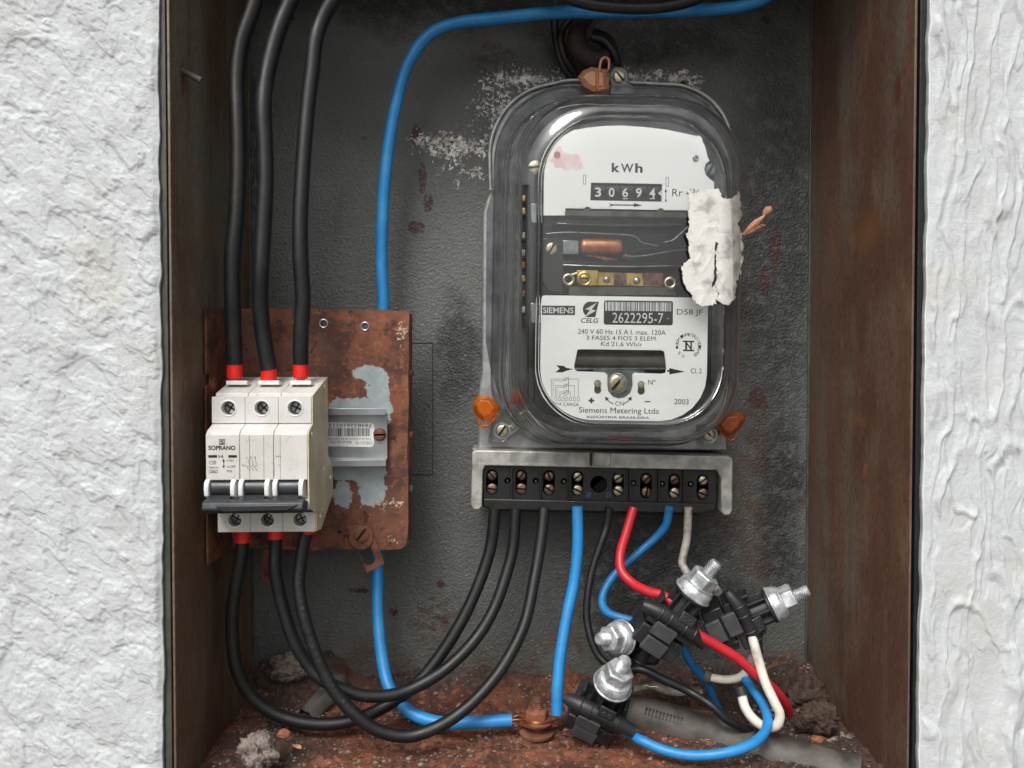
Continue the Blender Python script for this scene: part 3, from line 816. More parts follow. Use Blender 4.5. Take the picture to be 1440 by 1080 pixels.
W = 0.0052
cable('thin_black_cable', [(857, 714, MT), (853, 740, .088), (847, 760, .086), (834, 797, .084), (827, 832, .081), (825, 867, .078), (831, 900, .074), (845, 926, .070), (870, 942, .064), (902, 941, .058), (935, 957, .056), (970, 973, .054), (1000, 992, .046), (1025, 1013, .044), (1055, 1028, .048)], 0.0047, M['black_cable'], 'thin black wire bending down from the meter and out past the lowest connector')
cable('red_cable', [(891, 714, MT), (881, 748, .084), (873, 778, .080), (874, 803, .075), (889, 820, .068), (911, 831, .060), (935, 840, .053), (958, 865, .048), (977, 888, .043), (1005, 907, .042), (1035, 925, .043), (1060, 945, .045), (1085, 967, .050), (1104, 988, .058), (1110, 1004, .066)], 0.0057, M['red_cable'], 'red wire from the meter passing through the upper connector to the corner')
cable('dark_blue_cable', [(941, 714, MT), (936, 738, .092), (922, 757, .095), (900, 776, .096), (875, 799, .095), (856, 820, .090), (847, 842, .084), (852, 858, .078), (870, 868, .072), (915, 880, .066), (950, 895, .066), (960, 910, .068), (975, 935, .070), (992, 957, .074), (1006, 985, .082), (1015, 1010, .088)], 0.0053, M['blue_dark'], 'blue wire with a tight bend behind the red one')
cable('blue_cable', [(865, 1020, .046), (885, 1031, .042), (900, 1040, .032), (933, 1056, .026), (973, 1062, .021), (1017, 1059, .018), (1052, 1048, .020), (1073, 1033, .026), (1080, 1015, .034), (1075, 995, .044), (1064, 977, .052), (1046, 952, .064)], 0.0054, M['blue_cable'], 'bright blue wire curving along the bottom from the lowest connector')
cable('white_cable', [(968, 714, MT), (966, 755, .090), (962, 778, .088), (961, 795, .084), (975, 815, .076), (1000, 822, .068), (1010, 833, .060)], 0.0050, M['grey_cable'], 'dirty white wire dropping from the meter behind the upper bolt')
cable('white_cable', [(1058, 895, .046), (1061, 910, .044), (1067, 932, .043), (1077, 960, .040), (1089, 985, .036), (1096, 1005, .034), (1092, 1019, .034), (1077, 1023, .038), (1060, 1013, .042), (1048, 995, .046), (1042, 972, .050)], 0.0054, M['white_cable'], 'clean white wire hooking round below the right connector', ends=[('end_sleeve', M['conn'], [(1044, 978, .049), (1040, 966, .051)], .0036)])
cable('white_cable', [(1058, 925, .058), (1052, 940, .062), (1040, 952, .065), (1020, 956, .068), (997, 952, .072)], 0.0050, M['white_cable'], 'short white wire lying behind the red one', ends=[('end_sleeve', M['conduit'], [(1001, 953, .071), (993, 950, .073)], .0042)])
cable('grey_cable', [(890, 968, .072), (915, 964, .074), (945, 972, .078), (985, 972, .084)], 0.0050, M['grey_cable'], 'short dusty grey wire lying on the soil behind the black one')

# ------------------------------------------------------------------ rusty mounting plate and rail
YP = 0.082
pl = thing('mounting_plate', P(430, 772, YP), 'rusty steel plate with bare zinc patches behind the breaker', 'plate')
outer = [(323, 434), (330, 434), (420, 434), (500, 436), (540, 435), (556, 437.5), (568, 436.5), (576, 438), (574.5, 470), (575.3, 500), (573.6, 540), (575, 560), (574, 600), (572.5, 640), (574.3, 668), (574, 700), (574.2, 735), (573, 755), (571, 766), (564, 772), (540, 773.5), (520, 771.5), (500, 773), (470, 772), (440, 774), (380, 771), (323, 770)]
holes = [circ(455, 455, 4, 14), circ(484, 459, 3, 12), circ(513, 459, 4, 14), circ(392, 455, 3.5, 12), circ(478, 748, 3, 12)]
pm = MB(); pm.prism(outer, YP, YP + 0.0014, holes=holes)
pm.build('sheet', M['plate'], pl, bevel=0.0003)
MB().prism([(568, 440), (575.5, 440), (574, 765), (567, 767)], YP + 0.0015, YP + 0.022).build('bent_flange', M['rust'], pl)
xf = XL + .0008; za_, zb_ = P(400, 434, YP).z, P(400, 770, YP).z
zn = P(400, 528, .045).z
fl = [(YP, za_), (YP, zb_), (.041, zb_), (.0405, zn - .006), (.047, zn - .005), (.047, zn), (.041, zn + .001), (.0415, za_ - .003)]
MB().loopprism([[Vector((xf, a, b)) for a, b in fl]], (.0013, 0, 0)).build('bent_flange', M['rust'], pl, bevel=.0002)
for (u, v, r) in ((455, 455, 5.5), (513, 459, 5.5), (392, 455, 5)):
    MB().torus(P(u, v, YP - 0.0002), (0, 1, 0), r * S(YP), 0.0005, 18, 8).build('hole_rim', M['alu'] if u != 392 else M['rust'], pl)
# hanging strip below the plate
MB().prism([(368, 772), (396, 772), (392, 800), (380, 818), (367, 817)], YP + 0.004, YP + 0.0055).build('hanging_strip', M['rust'], pl)
# bracket with slotted washer and screw
bk = MB(); bk.prism([(488, 740), (520, 740), (541, 792), (516, 806)], YP - 0.0030, YP - 0.0018, holes=[rotpts(rrect(507, 765, 525, 795, 8, 5), (516, 780), -24)])
bk.build('slotted_bracket', M['screw_rust'], pl, bevel=0.0003)
MB().lathe(P(508, 756, YP - 0.003), (0, -1, 0), [(0.0074, 0), (0.0076, 0.0006), (0.0070, 0.0013), (0.0035, 0.0014)], 28).build('washer', M['screw_rust'], pl)
def screw(parent, u, v, y, rpx, mat, slot, name='screw', dome=0.35, cross=False, slotmat=None, th=0.0012):
    """slotted screw head: dome with a cut slot (two half heads) facing the viewer"""
    c = P(u, v, y); r = rpx * S(y)
    mb = MB()
    a = R(slot); d = Vector((math.cos(a), 0, math.sin(a))); n = Vector((-math.sin(a), 0, math.cos(a)))
    w = r * 0.17
    for s in (1, -1):
        ring0 = []
        a0 = math.asin(w / r)
        pts = []
        for k in range(15):
            t = a0 + (math.pi - 2 * a0) * k / 14
            pts.append((r * math.cos(t), r * math.sin(t)))
        lay = []
        for (q, hh) in ((1, 0), (1, th * 0.55), (0.86, th * 0.9), (0.5, th * (0.9 + dome * .5))):
            lay.append([c + d * (x * q) + n * s * (w + (yy - w) * q) + Vector((0, -hh, 0)) for x, yy in pts])
        vs = [p for l_ in lay for p in l_]; m = 15; fs = []
        for L in range(3):
            for k in range(m):
                k2 = (k + 1) % m
                fs.append((L * m + k, L * m + k2, (L + 1) * m + k2, (L + 1) * m + k))
        fs.append(tuple(range(3 * m, 4 * m))); fs.append(tuple(reversed(range(m))))
        mb.add(vs, fs)
    o = mb.build(name, mat, parent, sharp=50)
    MB().add([c + d * r * .94 * x + n * w * 1.15 * z + Vector((0, -th * 0.12, 0)) for x, z in ((-1, -1), (1, -1), (1, 1), (-1, 1))], [(0, 1, 2, 3)]).build('slot', M['slot_dark'], o if parent.type == 'EMPTY' else parent)  # dark strip painted in for the shade of the slot
    return o
screw(pl, 508, 752, YP - 0.0044, 11, M['screw_rust'], 52)
MB().lathe((xf + .0013, .052, zn - .006), (1, 0, 0), [(.0044, 0), (.0044, .0008), (.003, .0016), (.001, .0018)], 18).build('flange_screw', M['screw_rust'], pl)
for (u, v) in ((577, 525), (577, 612), (577, 688)):
    MB().lathe(P(u, v, YP + 0.006), (1, -0.2, 0), [(0.0028, -0.001), (0.0030, 0.0006), (0.0018, 0.0018)], 14).build('edge_bolt', M['screw_rust'] if v < 680 else M['conduit'], pl)
# rail
rl = thing('mounting_rail', P(500, 655, 0.070), 'short zinc rail screwed across the rusty plate right of the breaker', 'rail')
xa, xb = P(350, 600, .072).x, P(543, 600, .072).x
prof = []
zt = P(500, 574, .072).z; zb = P(500, 656, .072).z; H = zt - zb
y0, y1 = 0.071, 0.0775
# hat section: lips forward, web back
pts = [(y0, zt), (y0, zt - 0.0048), (y1, zt - 0.0052), (y1, zb + 0.0052), (y0, zb + 0.0048), (y0, zb)]
th = 0.001
def offp(p): return p
outl = [(y0, zt), (y0, zt - 0.0042), (y1, zt - 0.0042), (y1, zb + 0.0042), (y0, zb + 0.0042), (y0, zb), (y0 + th, zb), (y0 + th, zb + 0.0042 - th), (y1 + th, zb + 0.0042 - th), (y1 + th, zt - 0.0042 + th), (y0 + th, zt - 0.0042 + th), (y0 + th, zt)]
MB().loopprism([[Vector((xa, a, b)) for a, b in outl]], (xb - xa, 0, 0)).build('rail_profile', M['alu'], rl, bevel=0.0003)
lb = MB(); YL = y1 - 0.0003
lb.prism(rotpts(rrect(440, 594, 526, 628, 5, 4), (483, 611), 1), YL, YL + 0.0002)
lab = lb.build('barcode_label', M['label'], rl)
ik = MB()
rb = random.Random(5)
u = 462.0
while u < 520:
    w = rb.choice((0.8, 0.8, 1.3, 2.0)); flat(ik, [(u, 602), (u + w, 602), (u + w, 613.5), (u, 613.5)], YL - 0.0001); u += w + rb.choice((0.8, 1.0, 1.6))
text(ik, '789832610112', 462, 596, 523, 601, YL - 0.0001, flip=True)
text(ik, 'Trilho Liso p/ Disjuntor Zin Bco 35mm 2,0m', 462, 615, 522, 619, YL - 0.0001, flip=True)
text(ik, 'COD.CLI 101', 500, 621, 524, 625, YL - 0.0001, flip=True)
text(ik, 'Bornes Lin 2.0x', 464, 620, 494, 624, YL - 0.0001, flip=True)
ik.build('label_print', M['ink'], lab)
screw(rl, 534, 611, y1 - 0.0002, 9, M['screw_rust'], 3, th=0.0022)

# ------------------------------------------------------------------ breaker
br = thing('circuit_breaker', P(375, 748, .05), 'dusty white three pole circuit breaker with its black switch bar down', 'circuit breaker')
YF, YU, YLo = 0.013, 0.0225, 0.0300
bx0, bx1 = P(289, 640, YF).x, P(432.5, 640, YF).x
zf = lambda v, y: P(360, v, y).z
prof = [(0.061, zf(530, .061)), (YU + 0.006, zf(553, YU + .006)), (YU + 0.006, zf(594, YU)), (YU + .0005, zf(596, YU)), (YF + .002, zf(606, YF)), (YF, zf(611, YF)), (YF, zf(675, YF)), (YF + .006, zf(677, YF + .004)), (YF + .006, zf(700, YF + .006)), (YF + .001, zf(703, YF)), (YF + .001, zf(715, YF)), (YLo + .006, zf(721, YLo)),
        (YLo + .006, zf(748, YLo)), (YLo + .012, zf(746, YLo + .01)), (0.0755, zf(694, 0.0755)), (0.0755, zf(655, .0755)), (0.062, zf(640, .062)), (.062, zf(590, .062))]
mw = (bx1 - bx0) / 3
for k in range(3):
    x0 = bx0 + k * mw + 0.00012; x1 = bx0 + (k + 1) * mw - 0.00012
    mb = MB(); mb.loopprism([[Vector((x0, a, b)) for a, b in prof]], (x1 - x0, 0, 0))
    mod = mb.build('pole_module', M['breaker'], br, bevel=0.00035)
    # terminal faces, each with a round screw well
    for (yy, va, vb, vc, depth, nm_) in ((YU, 558, 595, 575, .006, 't'), (YLo, 721, 748, 731, .006, 'b')):
        za, zb_ = zf(va, yy), zf(vb, yy); zc = zf(vc - (1 if nm_ == 't' else 0), yy); xc = (x0 + x1) / 2 + (0.0005 if nm_ == 'b' else 0.0)
        rr = 0.0037 if nm_ == 't' else 0.0036
        lp = [Vector((x0, yy, za)), Vector((x1, yy, za)), Vector((x1, yy, zb_)), Vector((x0, yy, zb_))]
        hl = [Vector((xc + rr * math.cos(2 * math.pi * i / 24), yy, zc + rr * math.sin(2 * math.pi * i / 24))) for i in range(24)]
        tfc = MB().loopprism([lp, hl], (0, depth + 0.0002, 0)).build('terminal_face', M['breaker'], br)
        MB().torus((xc, yy, zc), (0, 1, 0), rr + 0.0004, 0.00045, 28, 8).build('well_rim', M['breaker_white'], tfc)
        MB().cyl((xc, yy + .0055, zc), (xc, yy + .0061, zc), rr, 20).build('well_floor', M['dark'], tfc)
        # cross slotted clamp screw
        mb = MB(); c0 = Vector((xc, yy + .0042, zc)); rs = rr * .82
        mb.lathe((xc, yy + .0056, zc), (0, -1, 0), [(rs, 0), (rs, .0008), (rs * .8, .0012)], 18)
        sc_ = mb.build('clamp_screw', M['galv'] if k != 1 else M['tin'], tfc)
        mb = MB(); an = random.uniform(20, 70)
        for da in (0, 90):
            q = Matrix.Rotation(R(an + da), 3, 'Y'); mb.box((xc, yy + .0043, zc), (rs * 1.7, .0003, rs * .3), q)
        mb.build('screw_slot', M['ink'], tfc)
    # entry clips on the sloping top
    zt_ = zf(545, 0.035)
    MB().box(((x0 + x1) / 2 - .0008, .0415, zf(540, .043) + .0006), (.0115, .006, .0024), Matrix.Rotation(R(-4), 3, 'X')).build('entry_clip', M['breaker_white'], br, bevel=.0003)
    # toggle drum and white cheeks
    xm = (x0 + x1) / 2
    MB().cyl((x0 + .0022, YF + .0045, zf(688, YF)), (x1 - .0042, YF + .0045, zf(688, YF)), 0.0052, 28).build('toggle_drum', M['handle'], br, bevel=.0003)
    for xc in (x0 + .0009, x1 - .0030):
        mb = MB(); hw = .0012
        cz = zf(686, YF); pr = [(YF + .006, cz + .0052), (YF + .001, cz + .0050), (YF - .0022, cz + .0030), (YF - .0030, cz), (YF - .0024, cz - .0040), (YF + .001, cz - .0058), (YF + .006, cz - .006)]
        mb.loopprism([[Vector((xc - hw, a, b)) for a, b in pr]], (2 * hw, 0, 0)); mb.build('toggle_cheek', M['breaker_white'], br, bevel=.0006, bseg=3)
    # toggle lever coming down to the bar
    pr = [(YF - .001, zf(695, YF)), (YF - .0080, zf(703, YF - .006)), (YF - .0075, zf(709, YF - .006)), (YF + .002, zf(704, YF))]
    MB().loopprism([[Vector((x0 + .0025, a, b)) for a, b in pr]], (x1 - x0 - .0062, 0, 0)).build('toggle_lever', M['handle'], br, bevel=.0004)
xh0, xh1 = P(287, 712, .006).x, P(429, 712, .006).x
hb = MB()
pr = [(YF - .0065, zf(702, .006)), (YF - .0105, zf(706, .004)), (YF - .0115, zf(716, .003)), (YF - .0085, zf(722, .004)), (YF - .0020, zf(722, .008)), (YF + .0005, zf(706, .01))]
hb.loopprism([[Vector((xh0, a, b)) for a, b in pr]], (xh1 - xh0, 0, 0))
hb.build('switch_bar', M['breaker_bar'], br, bevel=.0009, bseg=3)
MB().prism([(302, 712), (418, 710), (404, 718), (312, 720)], YF - .0121, YF - .0108).build('bar_grip', M['handle'], br, bevel=.0004)
# yellowed outer side of the right pole
sp_ = MB(); prs = [(a, b) for a, b in prof if True]
prs[1] = (YU + .0004, zf(557, YU)); prs[2] = (YU + .0004, zf(594, YU)); prs[11] = (YLo + .0004, zf(722, YLo)); prs[12] = (YLo + .0004, zf(747.5, YLo))
prs = prs[:7] + prs[9:]
sp_.loopprism([[Vector((bx1, a, b)) for a, b in prs]], (.0006, 0, 0))
sp_.build('side_cover', M['breaker_side'], br)
for (a, v) in ((.053, 544), (.02, 611), (.050, 660), (.068, 672), (.040, 727)):
    c = Vector((bx1 + .0006, a, zf(v, a)))
    MB().cyl(c, c + Vector((.0005, 0, 0)), .0013, 14).build('rivet', M['breaker_white'], br)
ink = MB(); yy = YF - 0.0001
text(ink, 'S', 309.5, 619, 315, 624.5, yy, bold=0.03)
stroke(ink, [(308.5, 618), (316, 618), (316, 625), (308.5, 625), (308.5, 618)], .8, yy)
text(ink, 'SOPRANO', 293, 626.5, 331, 633, yy, bold=0.03)
flat(ink, [(293, 640), (305, 640), (305, 643.6), (293, 643.6)], yy); flat(ink, [(321, 640), (333, 640), (333, 643.6), (321, 643.6)], yy)
text(ink, 'SHB', 306, 640, 314, 643.8, yy); text(ink, 'C50', 294, 648, 304, 653, yy)
stroke(ink, [(314.5, 647), (314.5, 656)], .9, yy); flat(ink, [(312.5, 649), (316.5, 649), (314.5, 645)], yy); flat(ink, [(312.5, 655), (316.5, 655), (314.5, 658.5)], yy)
text(ink, 'I-ON', 319, 646, 328, 649, yy); text(ink, '0-OFF', 319, 654.5, 331, 658, yy); text(ink, 'IP20', 319, 661, 326, 664, yy)
text(ink, '240/415V~', 294, 656, 309, 659, yy); stroke(ink, [(294, 661), (306, 661), (306, 665), (294, 665), (294, 661)], .5, yy); text(ink, '3000', 296, 662, 304, 664.4, yy)
ink.build('brand_print', M['ink'], br)
ik2 = MB()
for q in range(3):
    u = 348 + q * 5
    pts = [(u, 645), (u + 2, 648)] + [(u + 1.6 + 2.2 * math.sin(R(a)), 651 + a / 180 * 4.0) for a in range(0, 541, 45)]
    stroke(ik2, [(p[0], min(p[1], 661)) for p in pts], .5, yy)
text(ik2, '1 3 5', 346, 642, 360, 644.4, yy)
text(ik2, 'm', 388, 641, 395, 643, yy)
text(ik2, 'FAB', 340, 653.5, 346, 655.5, yy)
for u in (348.5, 396):
    pass
ik2.build('wiring_print', M['faint_ink'], br)
sm = MB()
for x, y0_, y1_ in ((P(351, 640, YF).x, 612, 675), (P(371, 640, YF).x, 611, 672), (P(394, 640, YF).x, 611, 674)):
    sm.box((x, YF - .00005, (zf(y0_, YF) + zf(y1_, YF)) / 2), (.00012, .0002, zf(y0_, YF) - zf(y1_, YF)))
sm.build('label_seam', M['faint_ink'], br)

# ------------------------------------------------------------------ electricity meter
mt = thing('electricity_meter', P(860, 722, .11), 'old glass fronted electricity meter reading 30694 kWh', 'electricity meter')
TILT = 0.9
C0 = (868, 400)
def ring(uL, uR, vT, vB, rt, rbm, y, tilt=TILT, seg=10):
    pts = rrect(uL, vT, uR, vB, rt, seg, rbm)
    pts = rotpts(pts, ((uL + uR) / 2, (vT + vB) / 2), tilt)
    return [P(u, v, y) for u, v in pts]
# cast base
YBASE = 0.104
base_poly = [(679, 300), (684, 282), (690, 268), (689, 210), (697, 178), (716, 148), (745, 127), (780, 117), (812, 113), (925, 118), (965, 122), (1000, 141), (1022, 172), (1030, 215), (1030, 262), (1024, 290), (1023, 634), (672, 631), (672, 560), (678, 520)]
MB().prism(base_poly, YBASE, YB - .0005).build('cast_base', M['cast'], mt, bevel=.0012)
# dark hollow inside: a recessed well ring round the mechanism
MB().prism(rotpts([(684, 300), (690, 276), (697, 262), (698, 205), (706, 178), (722, 152), (748, 133), (780, 124), (925, 126), (962, 130), (994, 148), (1014, 176), (1021, 215), (1022, 300), (1021, 520), (1008, 560), (980, 595), (930, 612), (790, 610), (740, 592), (706, 560), (690, 520), (683, 480)], (863, 372), 0), YBASE - .0006, YBASE).build('well', M['well'], mt)
# lower shelf and terminal frame
MB().prism([(664, 630), (1026, 640), (1027, 700), (664, 690)], YBASE - .004, YB - .0005).build('cast_base', M['cast'], mt, bevel=.0015)
YT = 0.090
tf = [(672, 630), (832, 635), (833, 652), (838, 652), (838, 635.5), (859, 636.5), (860, 654), (1022, 660)]
fp = [(668, 633), (829, 636), (1027, 642), (1031, 646), (1030, 718), (1027, 724), (1018, 724), (1014, 719), (1014, 672), (1008, 661), (690, 655), (682, 655), (679, 662), (678, 712), (674, 717), (665, 716), (662, 710), (664, 637)]
MB().prism(fp, YT, YT + .014).build('terminal_frame', M['cast_light'], mt, bevel=.0008, bseg=3)
MB().prism([(829, 636.5), (833.5, 636.7), (833, 655), (829, 655)], YT - .0002, YT + .0004).build('frame_notch', M['dark'], mt)
MB().prism([(835, 637), (857, 638), (860, 642), (858, 656), (835, 655)], YT - .0012, YT).build('frame_boss', M['cast_light'], mt, bevel=.0006)
# terminal block
YK = 0.094
tb = [(679, 654), (1010, 660), (1008, 720), (985, 724), (700, 719), (678, 712)]
cols = [(692, 668, 687), (733, 668, 687), (772, 669, 688), (812, 670, 689), (869, 672, 690), (908.5, 673, 692), (948, 674, 693), (988, 675, 694)]
MB().prism(tb, YK + .006, YB - .001).build('terminal_block', M['bakelite'], mt, bevel=.0005)
hl = [rotpts(rrect(u - 8.3, a - 8, u + 8.3, b + 9, 8, 5), (u, (a + b) / 2), 1) for u, a, b in cols]
ph = [(713.5, 676), (753.5, 676.5), (793, 677), (891, 679.5), (931.5, 680.5), (971.5, 681)]
hl += [circ(u, v, 4.6, 14) for u, v in ph]
hl.append(circ(842, 681, 12, 24))
MB().prism([(681, 655), (1008, 661), (1007, 708), (680, 701)], YK, YK + .006, holes=hl).build('terminal_face', M['bakelite'], mt)
MB().prism([(680, 701.5), (1007, 708.5), (1006, 716), (980, 722), (700, 717), (680, 711)], YK - .0035, YK + .0055).build('block_lip', M['bakelite'], mt, bevel=.0006)
for u in (719.5, 760, 801, 886.5, 927.5, 962.5):
    v0 = 656 + (u - 681) * .0184
    MB().boxuv(u - 1.3, v0, u + 1.3, v0 + 46, YK - .003, YK).build('barrier_rib', M['bakelite'], mt, bevel=.0003)
MB().prism([(840, 656), (882, 661), (882, 668), (846, 662)], YK - .0022, YK).build('index_strip', M['bakelite'], mt)
MB().cyl(P(842, 681, YK + .0058), P(842, 681, YK + .0062), 12 * S(YK), 24).build('sight_hole', M['pit'], mt)  # black disc stands in for the shade of a deeper hole
rs_ = random.Random(3)
for i, (u, a, b) in enumerate(cols):
    for j, v in enumerate((a, b)):
        mt_ = M['screw_copper'] if (i < 3 or rs_.random() < .6 and i > 4) else M['pale_brass']
        screw(mt, u, v, YK + .0035, 7.0 if j == 0 else 7.8, mt_, {0: 130, 1: 55, 2: 110, 3: 35, 4: 30, 5: 40, 6: 30, 7: 35}[i] + (j * rs_.choice((-60, 20, 40))), 'terminal_screw', th=.002)
for u, v in ph:
    MB().lathe(P(u, v, YK + .0055), (0, -1, 0), [(.0012, 0), (.0012, .001), (.0004, .0014)], 10).build('pilot_screw', M['steel'], mt)
for u in (827, 856):
    MB().boxuv(u - 4, 692.5, u + 4, 699.5, YK - .0002, YK).build('blue_mark', simple('blue_pencil_mark', '#31507f', '#1d2433', .6, scale=900, lo=.45, hi=.55), mt)

# mechanism inside the cover
YPLT = 0.055
mech = MB(); mech.prism(rotpts(rrect(752, 196, 1002, 586, 30, 6), (878, 390), TILT), 0.066, YBASE - .001)
mech.build('mechanism_frame', M['dark'], mt, bevel=.001)
# upper dial
up = [(763, 303), (763, 240), (766, 222), (771, 210), (779, 199), (790, 190), (805, 184), (825, 180), (850, 177.5), (875, 177), (905, 179), (935, 182.5), (965, 188.5), (984, 193), (991, 206), (995, 222), (997.5, 226), (992, 231), (990, 238), (992, 246), (998, 252), (1003.5, 256), (1004.5, 306), (967, 304), (967, 296), (795, 293), (795, 303)]
udial = MB().prism(up, YPLT, YPLT + .0012, holes=[[(831, 257), (931, 259), (930.5, 284), (830, 282)]]).build('upper_dial', M['dial_pink'], mt)
MB().prism([(829, 256), (932, 258), (932, 286), (829, 284)], YPLT + .0015, YPLT + .004).build('register', M['dark'], mt)
for i, ch in enumerate('30694'):
    u = 841 + i * 19
    c = P(u, 270.5 + i * .35, YPLT + .0055)
    dw = MB().cyl(c + Vector((-.0034, 0, 0)), c + Vector((.0034, 0, 0)), .0052, 28).build('digit_wheel', M['ink'], mt)
    tx = MB(); text(tx, ch, u - 4.2, 264 + i * .3, u + 4.2, 277 + i * .3, YPLT + .00015, TILT, bold=.02)
    if ch in '64': flat(tx, [(u - 3.5, 279), (u + 3.5, 279), (u + 3.5, 280.2), (u - 3.5, 280.2)], YPLT + .00015)
    tx.build('digit', M['white_ink'], dw)
tx = MB(); flat(tx, [(931, 267), (931, 277), (925, 272)], YPLT - .0001); tx.build('pointer', M['white_ink'], mt)
pr_ = MB(); y = YPLT - .0001
text(pr_, 'k', 860, 229.5, 871.5, 242.5, y, TILT, bold=.03); text(pr_, 'W', 873, 230.5, 890.5, 243, y, TILT, bold=.018); text(pr_, 'h', 893, 230, 903.5, 243.3, y, TILT, bold=.03)
text(pr_, 'Rr 4¾', 945, 266, 984, 277, y, TILT)
stroke(pr_, [(861, 288.3), (893, 288.8)], 1.6, y); flat(pr_, [(891, 286), (903.5, 289), (891, 291.5)], y); flat(pr_, [(855, 285.5), (862, 288), (864, 288.6), (855, 291.5), (859, 288.5)], y)
stroke(pr_, [(936, 268), (936, 282)], .8, y); flat(pr_, [(934.2, 270.5), (937.8, 270.5), (936, 265)], y); flat(pr_, [(934.2, 284.5), (936, 279), (937.8, 284.5), (936, 283)], y)
for (a, b) in ((822, 253), (938, 256)):
    stroke(pr_, rotpts([(a - 1.7, b - 6.3), (a + 1.7, b - 6.3), (a + 1.7, b + 6.3), (a - 1.7, b + 6.3), (a - 1.7, b - 6.3)], (a, b), TILT), .6, y)
pr_.build('dial_print', M['ink'], udial)
for (u, v, m_) in ((783.5, 218, M['seal_pale']), (978, 223, M['steel'])):
    MB().torus(P(u, v, YPLT - .0003), (0, 1, 0), 3.6 * S(YPLT), .0004, 18, 8).build('dial_rivet', m_, udial)
    MB().lathe(P(u, v, YPLT), (0, -1, 0), [(.0008, 0), (.0007, .0005), (.0002, .0007)], 12).build('dial_rivet', m_, udial)
screw(mt, 753, 236, YPLT + .006, 10, M['pale_brass'], 5, 'frame_screw')
screw(mt, 998, 240, YPLT + .004, 9, M['steel'], 60, 'frame_screw')
# bar under the dial
MB().prism([(795, 296), (967, 299), (967, 307), (795, 304)], YPLT - .003, YPLT - .0005).build('hinge_bar', M['conduit'], mt, bevel=.0004)
for u in (826, 929):
    MB().cyl(P(u, 296 + (u - 826) * .02, YPLT - .003), P(u, 296 + (u - 826) * .02, YPLT), 5 * S(YPLT), 16).build('hinge_ear', M['conduit'], mt)
# laminated cores, with thin steel strips standing in for their highlights
for v in (316, 374):
    MB().prism([(772, v - 8), (965, v - 6), (966, v + 5), (772, v + 3)], YPLT + .004, YPLT + .02).build('magnet_core', M['black_metal'], mt, bevel=.0012, bseg=4)
    MB().tube([P(784, v - 1.5, YPLT + .0035), P(830, v, YPLT + .0015), P(880, v + 1, YPLT + .0012), P(958, v, YPLT + .0030)], .0004, 8, 8).build('edge_highlight', M['steel'], mt)
MB().prism([(762, 303), (775, 303), (775, 416), (760, 416)], YPLT + .004, YPLT + .01).build('support_post', M['dark'], mt)
MB().prism([(762, 335), (792, 335), (792, 415), (772, 410), (762, 395)], YPLT + .002, YPLT + .006).build('support_bracket', M['bakelite'], mt, bevel=.0004)
screw(mt, 775.5, 350, YPLT + .002, 8.5, M['pale_brass'], 60, 'bracket_screw')
MB().boxuv(790, 338, 814, 358, YPLT + .003, YPLT + .008).build('coil_clip', M['steel'], mt, bevel=.0004)
# coil: a copper drum wound about the horizontal axis
c = P(845, 347.5, YPLT + .0065)
MB().lathe(c + Vector((-.0125, 0, 0)), (1, 0, 0), [(.0020, 0), (.0036, .0004), (.0044, .0014), (.0047, .003)] + [(.0047 + .00004 * (k % 2), .0034 + k * .0008) for k in range(23)] + [(.0044, .0236), (.0036, .0246), (.0020, .025)], 30).build('voltage_coil', M['coil'], mt)
for k in range(7):
    MB().tube([P(823 + k * 2, 359 + k * .4, YPLT + .003), P(845 + k, 361 + k * .8, YPLT + .0022), P(862 + k, 364 + k * .3, YPLT + .003)], .00022, 6, 4).build('loose_winding', M['copper'], mt)
MB().tube([P(880, 360, YPLT), P(900, 352, YPLT + .002), P(930, 350, YPLT + .004), P(970, 346, YPLT + .006)], .0005, 8, 6).build('lead_wire', M['bakelite'], mt)
MB().tube([P(880, 361, YPLT), P(905, 360, YPLT + .001), P(940, 354, YPLT + .003), P(975, 350, YPLT + .006)], .00045, 8, 6).build('lead_wire', M['steel'], mt)
MB().tube([P(768, 329, YPLT + .002), P(800, 327, YPLT + .002), P(850, 329, YPLT + .003), P(890, 332, YPLT + .003), P(902, 341, YPLT + .002), P(925, 346, YPLT + .003)], .0004, 8, 6).build('lead_wire', M['steel'], mt)
MB().tube([P(968, 318, YPLT + .002), P(955, 330, YPLT + .002), P(945, 338, YPLT + .002), P(933, 341, YPLT + .002)], .0004, 8, 6).build('lead_wire', M['steel'], mt)
MB().lathe(P(876, 360, YPLT + .001), (1, 0, -.1), [(.0004, 0), (.0016, .001), (.0016, .002), (.0004, .005)], 12).build('solder_joint', M['copper'], mt)
# brass strip
MB().prism([(840, 383), (932, 385), (932, 403), (840, 401)], YPLT + .004, YPLT + .006).build('brass_strip', M['brass'], mt, bevel=.0003)
MB().prism([(903, 383.5), (932, 384.3), (932, 402), (905, 401)], YPLT + .0035, YPLT + .0042).build('copper_tab', M['dull_copper'], mt)
MB().prism([(811, 380), (841, 380), (841, 401), (816, 402), (811, 397)], YPLT + .0022, YPLT + .004).build('brass_bracket', M['brass'], mt, bevel=.0004)
MB().torus(P(822, 392, YPLT + .002), (0, 1, 0), 8.5 * S(YPLT), .0008, 24, 8).build('brass_bush', M['brass'], mt)
screw(mt, 822, 392, YPLT + .002, 6.5, M['brass'], 0, 'brass_screw')
for (u, v) in ((799.5, 393.5), (942, 398)):
    MB().torus(P(u, v, YPLT + .003), (0, 1, 0), 6.8 * S(YPLT), .0010, 24, 8).build('eyelet', M['pale_brass'], mt)
MB().tube([P(803, 387, YPLT + .003), P(812, 384, YPLT + .003), P(820, 384, YPLT + .003)], .0006, 8, 4).build('eyelet_arm', M['pale_brass'], mt)
